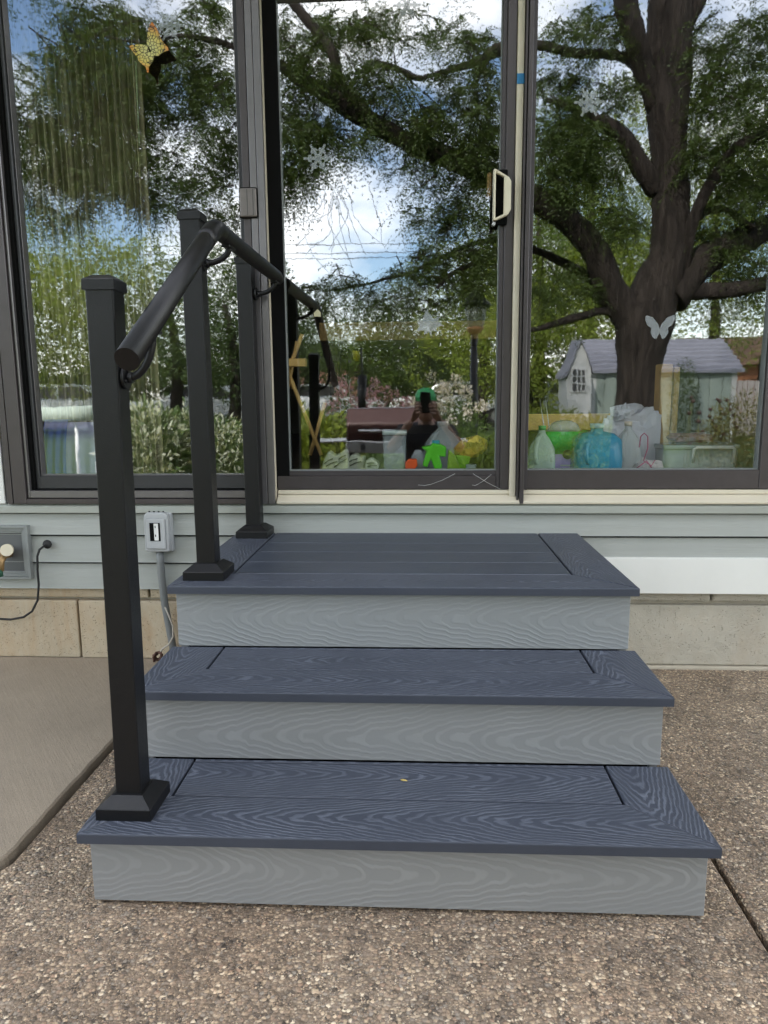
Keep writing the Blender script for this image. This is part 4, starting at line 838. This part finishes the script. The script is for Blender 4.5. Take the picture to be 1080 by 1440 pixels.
bush('phlox', 655, 5.8, 1.02, .26, 1300, 'blush pink phlox clump in front of the lamp post', 'flowers', gl, seed=4, flowers=(whitep, 11, .055), group='phlox clumps in the flower bed')
bush('phlox', 586, 5.9, .86, .26, 1300, 'short phlox clump behind the photographer', 'flowers', gl, seed=5, flowers=(whitep, 8, .05), group='phlox clumps in the flower bed')
bush('variegated_bush', 205, 5.2, .98, .45, 3200, 'white and green variegated bush behind the curtain edge', 'bush', varl, .10, seed=6)
bush('variegated_bush', 268, 5.6, .92, .42, 2800, 'white and green variegated bush between the posts', 'bush', varl, .09, seed=7)
bush('variegated_bush', 316, 5.4, .80, .34, 2200, 'smaller variegated bush near the door frame', 'bush', varl, .08, seed=8)
bush('grassy_plant', 405, 5.4, .95, .34, 2600, 'leafy green plant behind the rail reflection', 'plant', g2, .12, seed=9)
bush('grassy_plant', 450, 5.0, .82, .40, 2600, 'arching green plant left of the grill', 'plant', g2, .12, seed=10)
bush('low_shrub', 685, 4.7, .62, .40, 2600, 'low green shrub right of the photographer', 'shrub', g1, .07, seed=11)
bush('low_shrub', 770, 8.6, .85, .7, 2600, 'clipped green shrub before the parked car', 'shrub', g2, .08, seed=12)
bush('hedge_shrub', 1050, 4.3, 1.05, .40, 6500, 'dense olive green shrub at the far end beyond the shed', 'shrub', leafmat('box_leaf', (.05, .06, .012), (.17, .15, .04), .2), .035, seed=13)
bush('shed_shrub', 958, 12.4, 1.75, .28, 2500, 'narrow dark evergreen against the shed wall', 'shrub', g3, .06, seed=14)
bush('low_shrub', 838, 6.2, .75, .26, 1500, 'yellow green perennials at the foot of the shed', 'shrub', g2, .09, seed=15)
# coneflowers
p = gar(1000, 600, 4.6); t = thing('coneflowers', (p.x, p.y, -.1), 'dark seed-headed coneflowers on tall stems before the shed', 'flowers')
st = MB(); hd_ = MB()
for k in range(34):
    a = gar(random.uniform(966, 1040), random.uniform(560, 625), 4.6+random.uniform(-.3, .3)); q = a+Vector((random.uniform(-.1, .1), 0, 0)); st.tube([(q.x, q.y, -.1), (a+(q-a)*.3-Vector((0, 0, .2))), a], .004, 4); hd_.ball(a, .024, (1, 1, .8), 1)
st.build('stems', plain('stem_green', (.08, .10, .03), .7), t); hd_.build('seed_heads', plain('seed_head', (.045, .018, .014), .8), t)

# --- shed
c = gar(930, 600, 13.2); SD = thing('garden_shed', (c.x, c.y, 0), 'pale grey-green garden shed with lavender-grey shingle roof and gable window', 'shed')
d0 = 13.2; xl, xr = gar(830, 600, d0).x, gar(1028, 600, d0).x; yf = 2*GY-d0; yb = yf-2.6; ze, zr_ = gar(900, 521, d0).z, gar(900, 477, d0+1.3).z
sw_ = plain('shed_paint', (.20, .24, .21), .6); st_ = plain('shed_white', (.42, .42, .41), .6)
MB().box(xl, xr, yb, yf, -.1, ze).build('wall', sw_, SD); wl_ = SD.children[-1]
xg = xl; 
MB().prism([(yf, ze), (yb, ze), ((yf+yb)/2, zr_-.06)], 'x', xl, xr).build('gable', st_, SD)
for k in range(12): MB().box(xl+.02+k*(xr-xl-.04)/12, xl+(k+1)*(xr-xl-.04)/12, yf+.001, yf+.02, -.05, ze-.02, .003).build('siding_board', sw_, SD)
MB().box(xl-.03, xl+.09, yf-.02, yf+.03, -.1, ze).build('corner_trim', st_, SD); MB().box(xr-.09, xr+.03, yf-.02, yf+.03, -.1, ze).build('corner_trim', st_, SD)
rf = plain('lavender_shingle', (.175, .178, .21), .8, 0, .25, 5); ym = (yf+yb)/2; n_ = 8
for sgn, y0 in ((1, yf), (-1, yb)):
    for k in range(n_):
        ta, tb = k/n_, (k+1)/n_; ya = y0+sgn*.15+(ym-y0-sgn*.15)*ta; yb_ = y0+sgn*.15+(ym-y0-sgn*.15)*tb; za = ze-.06+(zr_-ze+.06)*ta; zb_ = ze-.06+(zr_-ze+.06)*tb
        MB().prism([(ya, za), (ya, za+.075), (yb_, zb_+.012), (yb_, zb_-.02)], 'x', xl-.18, xr+.16).build('shingle_course', rf, SD)
# gable side window of the shed, turned to the house: a lean front wing
ww = thing('playhouse', (gar(812, 600, 12.4).x, 2*GY-12.4, 0), 'white fronted little playhouse with a gridded window standing before the shed', 'playhouse')
q = 2*GY-12.4; pl = [gar(a, b2, 12.4) for a, b2 in ((797, 612), (831, 612), (831, 520), (819, 480), (797, 527))]
MB().prism([(p.x, max(-.1, p.z)) for p in pl], 'y', q-.9, q).build('wall', st_, ww)
a, b2 = gar(803, 545, 12.4), gar(822, 520, 12.4); wf = MB().box(a.x-.03, b2.x+.03, q+.001, q+.03, a.z-.1, b2.z+.03, .004).build('window', st_, ww); MB().box(a.x, b2.x, q+.031, q+.036, a.z-.07, b2.z).build('window_pane', plain('dark_pane', (.02, .022, .025), .2), wf)
for k in (1, 2): xx = a.x+(b2.x-a.x)*k/3; MB().box(xx-.012, xx+.012, q+.037, q+.045, a.z-.07, b2.z).build('muntin', st_, wf)
for k in (1, 2): zz = a.z-.07+(b2.z-a.z+.07)*k/3; MB().box(a.x, b2.x, q+.0371, q+.0448, zz-.012, zz+.012).build('muntin', st_, wf)
MB().prism([(pl[3].x-.02, pl[3].z), (pl[3].x-.02, pl[3].z+.06), (pl[4].x-.05, pl[4].z-.02), (pl[4].x-.05, pl[4].z-.08)], 'y', q-.95, q+.05).build('roof', rf, ww); MB().prism([(pl[3].x-.02, pl[3].z), (pl[3].x-.02, pl[3].z+.06), (pl[2].x+.05, pl[2].z-.02), (pl[2].x+.05, pl[2].z-.08)], 'y', q-.95, q+.05).build('roof', rf, ww)

# --- street lamp, feeder pole, fence, houses, cars, power lines
c = gar(667, 600, 7.7); LP = thing('lamp_post', (c.x, c.y, -.1), 'black garden lamp post with a tapered glass lantern', 'lamp post'); zt = gar(667, 405, 7.7).z; zl = gar(667, 470, 7.7).z
MB().tube([(c.x, c.y, -.1), (c.x, c.y, .25), (c.x, c.y, .3), (c.x, c.y, zl)], [.10, .09, .06, .05], 16).build('pole', M['black'], LP)
MB().loft([(c.x, c.y, zl, .06, .06, 2), (c.x, c.y, zl+.06, .12, .12, 4), (c.x, c.y, zl+.08, .12, .12, 4)], 16).build('lamp_base', plain('copper_base', (.25, .10, .05), .5, .4), LP)
MB().loft([(c.x, c.y, zl+.081, .11, .11, 5), (c.x, c.y, zl+.36, .16, .16, 5)], 16).build('lamp_glass', clear('lamp_glass', (.45, .47, .45), .6, .2), LP)
MB().loft([(c.x, c.y, zl+.361, .20, .20, 5), (c.x, c.y, zl+.40, .19, .19, 5), (c.x, c.y, zl+.52, .10, .10, 4), (c.x, c.y, zl+.60, .05, .05, 2), (c.x, c.y, zt, .015, .015, 2)], 16).build('lamp_cap', M['black'], LP)
c = gar(510, 600, 6.); FP = thing('feeder_pole', (c.x, c.y, -.1), 'thin black pole with a dark tube feeder and small yellow feeder', 'bird feeder')
zt = gar(510, 488, 6.).z; MB().tube([(c.x, c.y, -.1), (c.x, c.y, zt)], .012, 8).build('pole', M['black'], FP); a, b2 = gar(510, 582, 6.), gar(510, 528, 6.)
MB().tube([(c.x+.01, c.y+.03, a.z), (c.x+.01, c.y+.03, b2.z)], .048, 16).build('tube_feeder', M['black'], FP); MB().box(c.x-.09, c.x+.07, c.y+.0, c.y+.04, b2.z+.03, b2.z+.045).build('crossbar', M['black'], FP)
a = gar(502, 502, 6.); MB().loft([(a.x, c.y, a.z-.05, .03, .03, 3), (a.x, c.y, a.z+.06, .04, .04, 3)], 12).build('yellow_feeder', plain('yellow_plastic', (.55, .55, .04), .5), FP)
c = gar(1060, 600, 16); FN = thing('board_fence', (c.x, c.y, -.1), 'weathered grey board fence behind the shed', 'fence'); fm = plain('weathered_board', (.22, .20, .19), .9, 0, .3, 9)
for k in range(46): 
    xx = gar(1015, 600, 16).x+k*.15; MB().box(xx, xx+.135, c.y, c.y+.025, -.1, 1.25+random.uniform(-.01, .01), .004).build('fence_board', fm, FN)
c = gar(1075, 520, 26); NH = thing('brick_house', (c.x+4, c.y, -.1), 'orange-brown brick bungalow with brown roof behind the fence', 'house'); bk = plain('orange_brick', (.30, .13, .06), .85, 0, .3, 6)
x0 = gar(1012, 520, 26).x; MB().box(x0, x0+11, c.y-7, c.y, -.1, 2.1).build('wall', bk, NH); MB().prism([(c.y+.5, 2.0), (c.y-3.5, 3.3), (c.y-7.5, 2.0)], 'x', x0-.4, x0+11.4).build('roof', plain('brown_roof', (.20, .10, .06), .9), NH)
for k in range(3): f = MB().box(x0+1.5+k*3, x0+2.7+k*3, c.y+.001, c.y+.04, .8, 1.8).build('window', st_, NH); MB().box(x0+1.58+k*3, x0+2.62+k*3, c.y+.041, c.y+.05, .88, 1.72).build('window_pane', plain('dark_pane', (.02, .022, .025), .2), f)
c = gar(488, 520, 30); NH = thing('salmon_house', (c.x, c.y, -.1), 'small salmon brick house far behind the pink flowers', 'house'); x0, x1 = gar(470, 520, 30).x, gar(505, 520, 30).x
MB().box(x0-2, x1, c.y-5, c.y, -.1, 2.4).build('wall', plain('salmon_brick', (.42, .2, .16), .85), NH); MB().prism([(x0-2.3, 2.3), ((x0+x1)/2-1, 3.4), (x1+.3, 2.3)], 'y', c.y-5.3, c.y+.3).build('roof', plain('grey_shingle', (.07, .07, .072), .9), NH)
MB().box(x0, x0+.8, c.y+.001, c.y+.05, 1., 1.9).build('window', st_, NH)
tag(MB().box(-120, 120, -29.5, -22.5, -.12, -.085).build('road', plain('asphalt', (.06, .06, .062), .9, 0, .1, 3)), kind='structure')
def car(px, Y, ln, col, label, flip=1, name='parked_car'):
    c = gar(px, 560, Y); t = thing(name, (c.x, c.y, -.085), label, 'car', 'cars parked along the street'); x0 = -ln/2; W_ = .86
    def T(pts): return [(c.x+flip*(p[0]+x0), p[1]-.085) for p in pts]
    k = ln/4.5; pm = plain('car_paint_'+label.split()[0], col, .25, 0, .02, 4, 0)
    b = MB().prism(T([(0, .35), (0, .75), (.15*k, .9), (1.1*k, 1.0), (3.4*k, 1.0), (4.3*k, .92), (4.5*k, .75), (4.5*k, .35)]), 'y', c.y-W_, c.y+W_, .07, 3); b.build('body', pm, t)
    b = MB().prism(T([(1.0*k, 1.0), (1.65*k, 1.42), (1.85*k, 1.46), (3.2*k, 1.44), (3.9*k, 1.0)]), 'y', c.y-W_+.12, c.y+W_-.12, .05, 2); b.build('roof', pm, t)
    for pts in ([(1.25*k, 1.04), (1.75*k, 1.37), (2.35*k, 1.38), (2.35*k, 1.04)], [(2.45*k, 1.04), (2.45*k, 1.38), (3.15*k, 1.36), (3.6*k, 1.04)]):
        MB().prism(T(pts), 'y', c.y+W_-.119, c.y+W_-.11).build('side_window', plain('dark_pane', (.02, .022, .025), .2), t)
    for xx in (.85*k, 3.6*k):
        for yy in (c.y-W_+.1, c.y+W_-.06):
            a = T([(xx, .32)])[0]; wh = MB().disc((a[0], yy, a[1]), (0, 1, 0), .32, .2, 24).build('wheel', M['blackmat'], t); MB().disc((a[0], yy, a[1]), (0, 1, 0), .19, .21, 16).build('rim', M['steel'], wh)
    return t
car(640, 23.5, 4.6, (.72, .72, .72), 'white car parked behind the phlox bed'); car(455, 24, 4.6, (.66, .68, .7), 'pale silver car parked behind the rail reflection', -1); car(762, 27, 4.3, (.28, .32, .36), 'grey blue car parked left of the shed'); car(90, 20, 4.8, (.62, .68, .64), 'pale green car parked beyond the curtain window')
car(300, 25, 4.6, (.72, .72, .72), 'bright white car parked beyond the variegated bushes', -1)
c = gar(75, 575, 6.2); TB = thing('garden_table', (c.x, c.y, -.1), 'garden table under a pale green cloth on the lawn', 'table')
MB().loft([(c.x, c.y, .72, .62, .40, 3), (c.x, c.y, .86, .60, .38, 3), (c.x, c.y, .88, .58, .36, 3)], 32).build('tablecloth', plain('pale_green_cloth', (.5, .58, .5), .8), TB)
for a, b2 in ((-.4, -.25), (.4, -.25), (-.4, .25), (.4, .25)): MB().tube([(c.x+a, c.y+b2, -.1), (c.x+a, c.y+b2, .73)], .02, 8).build('leg', M['white'], TB)
def wire(z, y, lab, sag=.5):
    pts = [(x, y, z-sag*(1-(x/32)**2)) for x in range(-32, 33, 4)]; tag(MB().tube(pts, .014, 5).build('power_line', M['blackmat']), lab, 'power line', 'power lines over the street')
for k, py in enumerate((322, 336, 346)): wire(gar(520, py, 26).z, -26+k*.3, ('highest', 'middle', 'lowest')[k]+' of the three power lines crossing the open sky')
wire(gar(810, 433, 24).z, -24, 'lower cable passing behind the forked trunk')
for x in (-32, 32): tag(MB().tube([(x, -26, -.1), (x, -26, 9.2)], [.16, .12], 12).build('utility_pole', M['bark']), 'wooden utility pole at the '+('curtain window' if x < 0 else 'garden shed')+' end of the power lines', 'utility pole', 'utility poles on the street')
# grill
c = gar(556, 640, 3.9); GR = thing('grill', (c.x, c.y, 0), 'black gas grill with red-brown hood standing on the patio', 'grill'); gy = c.y
a, b2 = gar(492, 640, 3.9), gar(612, 586, 3.9); hx0, hx1, hz = a.x, b2.x, b2.z+.08
hood = MB().prism([(gy+.26, .60), (gy+.27, .74), (gy+.18, hz), (gy-.12, hz), (gy-.24, .72), (gy-.24, .60)], 'x', hx0, hx1, .02, 3).build('hood', plain('maroon_hood', (.055, .022, .018), .3, .2), GR)
MB().tube([(hx0+.12, gy+.27, .69), (hx0+.12, gy+.32, .69), (hx1-.12, gy+.32, .69), (hx1-.12, gy+.27, .69)], .012, 10).build('handle', M['steel'], hood)
MB().box(hx0+.0, hx1-.0, gy-.24, gy+.27, .50, .599, .006).build('control_panel', M['steel'], GR)
for k in range(3): MB().disc((hx0+.15+k*.22, gy+.285, .55), (0, 1, 0), .022, .03).build('knob', M['blackmat'], GR)
for a in (hx0+.03, hx1-.03):
    for b2 in (gy-.2, gy+.22): MB().box(a-.02, a+.02, b2-.02, b2+.02, .0, .499).build('leg', M['black'], GR)
MB().box(hx0, hx1, gy-.2, gy+.2, .12, .15).build('shelf', M['black'], GR); MB().box(hx0-.3, hx0-.002, gy-.2, gy+.2, .585, .60, .004).build('side_shelf', M['steel'], GR); MB().box(hx1+.002, hx1+.28, gy-.2, gy+.2, .585, .60, .004).build('side_shelf', M['steel'], GR)

# --- the photographer, kneeling behind the phone
def skin(name, verts, edges, radii, mat, parent, root=0, sub=2):
    me = bpy.data.meshes.new(name); off = Vector(parent.location); me.from_pydata([tuple(Vector(v)-off) for v in verts], edges, []); o = bpy.data.objects.new(name, me); COL.objects.link(o); o.parent = parent
    md = o.modifiers.new('skin', 'SKIN'); 
    for i, r in enumerate(radii): me.skin_vertices[0].data[i].radius = (r, r) if not hasattr(r, '__len__') else r
    me.skin_vertices[0].data[root].use_root = True; md.use_smooth_shade = True
    s2 = o.modifiers.new('sub', 'SUBSURF'); s2.levels = sub; s2.render_levels = sub; me.materials.append(mat); return o
px_, py_ = CAM.x, CAM.y
PN = thing('person', (px_, py_-.45, 0), 'person in green cap and black shirt kneeling on the patio and holding up a phone', 'person')
skinm = plain('skin', (.27, .15, .10), .55, 0, .05, 10, 0)
def pv(x, y, z): return (px_+x, py_+y, z)
V_ = [pv(0, -.62, .24), pv(0, -.58, .42), pv(0, -.50, .60), pv(0, -.46, .70), pv(0, -.43, .765), pv(0, -.40, .82),                 # pelvis..neck, head base
      pv(.17, -.45, .695), pv(.27, -.33, .58), pv(.13, -.14, .775), pv(.10, -.10, .80),                                                # arm to hand
      pv(-.17, -.45, .695), pv(-.27, -.33, .58), pv(-.13, -.14, .775), pv(-.10, -.10, .80),
      pv(.11, -.60, .22), pv(.17, -.20, .10), pv(.15, -.66, .06), pv(.15, -.80, .04),
      pv(-.11, -.60, .22), pv(-.17, -.20, .10), pv(-.15, -.66, .06), pv(-.15, -.80, .04)]
E_ = [(0, 1), (1, 2), (2, 3), (3, 4), (4, 5), (3, 6), (6, 7), (7, 8), (8, 9), (3, 10), (10, 11), (11, 12), (12, 13), (0, 14), (14, 15), (15, 16), (16, 17), (0, 18), (18, 19), (19, 20), (20, 21)]
R_s = [(.13, .09), (.12, .08), (.13, .08), (.10, .06), .055, .05, .06, .045, .028, .03, .06, .045, .028, .03, .09, .065, .05, .04, .09, .065, .05, .04]
skin('body', V_, E_, R_s, skinm, PN)
skin('shirt', V_[:5]+[V_[6], pv(.235, -.375, .625), V_[10], pv(-.235, -.375, .625)], [(0, 1), (1, 2), (2, 3), (3, 4), (3, 5), (5, 6), (3, 7), (7, 8)], [(.18, .16), (.175, .15), (.20, .15), (.155, .12), .075, .085, .068, .085, .068], plain('black_shirt', (.012, .012, .014), .85), PN)
skin('trousers', [V_[0], V_[14], V_[15], V_[16], V_[18], V_[19], V_[20]], [(0, 1), (1, 2), (2, 3), (0, 4), (4, 5), (5, 6)], [(.165, .13), .105, .075, .062, .105, .075, .062], plain('navy_trousers', (.02, .025, .04), .85), PN)
hc = Vector(pv(0, -.37, .905)); hm = MB(); hm.loft([(hc.x, hc.y-.02, hc.z-.115, .035, .04, 2), (hc.x, hc.y+.005, hc.z-.10, .05, .065, 2), (hc.x, hc.y, hc.z-.05, .068, .085, 2.2), (hc.x, hc.y-.005, hc.z, .076, .095, 2.2), (hc.x, hc.y-.01, hc.z+.05, .075, .095, 2.1), (hc.x, hc.y-.015, hc.z+.09, .06, .078, 2), (hc.x, hc.y-.015, hc.z+.115, .03, .04, 2)], 24)
head = hm.build('head', skinm, PN)
fc = MB(); fc.ball(hc+Vector((0, .092, -.015)), .014, (.8, 1.2, 1.7)); fc.ball(hc+Vector((.078, 0, -.005)), .02, (.4, .8, 1.4)); fc.ball(hc+Vector((-.078, 0, -.005)), .02, (.4, .8, 1.4)); fc.build('nose_and_ears', skinm, head)
for s2 in (-1, 1): MB().ball(hc+Vector((s2*.03, .080, .012)), .011, (1.2, .8, .8)).build('eye', plain('eye_white', (.6, .6, .6), .3), head); MB().ball(hc+Vector((s2*.03, .089, .012)), .005, (1, .5, 1), 1).build('pupil', M['blackmat'], head)
MB().box(hc.x-.024, hc.x+.024, hc.y+.081, hc.y+.089, hc.z-.058, hc.z-.050, .003, 2).build('mouth', plain('lips', (.32, .12, .10), .5), head)
cap = plain('green_cap', (.02, .10, .035), .8); MB().loft([(hc.x, hc.y-.012, hc.z+.035, .083, .103, 2.2), (hc.x, hc.y-.012, hc.z+.075, .080, .098, 2.1), (hc.x, hc.y-.015, hc.z+.115, .062, .078, 2), (hc.x, hc.y-.015, hc.z+.135, .025, .03, 2)], 24).build('cap', cap, PN)
MB().prism([(hc.x+.07*math.cos(a), hc.y+.07+.085*math.sin(a)) for a in [k*math.pi/10 for k in range(11)]], 'z', hc.z+.036, hc.z+.044, .002).build('cap_visor', cap, PN)
MB().box(px_-.040, px_+.036, py_-.030, py_-.018, CAM.z-.135, CAM.z+.012, .004, 3).build('phone_body', M['black'], None)
ph = bpy.data.objects['phone_body']; ph.name = 'phone'; tag(ph, 'black phone held up in both hands of the kneeling person', 'phone')
for s2 in (-1, 1):
    hx = px_-.002+s2*.050; hz_ = CAM.z-.105; sp_ = plain('skin', (.4, .22, .15), .55)
    palm = skin('palm', [(hx+s2*.048, py_-.095, hz_-.085), (hx+s2*.02, py_-.055, hz_-.045), (hx+s2*.010, py_-.045, hz_)], [(0, 1), (1, 2)], [(.026, .020), (.034, .018), (.038, .016)], skinm, PN)
    for k in range(4):
        z = hz_-.030+k*.021; l_ = (.8, .95, 1., .92)[k]
        f = skin('finger', [(hx+s2*.014, py_-.046, z), (hx+s2*.012, py_-.020, z+.002), (hx-s2*.004*l_, py_-.006, z+.003), (hx-s2*.028*l_, py_-.007, z+.003)], [(0, 1), (1, 2), (2, 3)], [.0095, .009, .0082, .007], skinm, PN, sub=1)
    skin('thumb', [(hx+s2*.016, py_-.060, hz_-.03), (hx+s2*.004, py_-.056, hz_+.0), (hx-s2*.018, py_-.042, hz_+.022)], [(0, 1), (1, 2)], [.012, .011, .009], skinm, PN, sub=1)
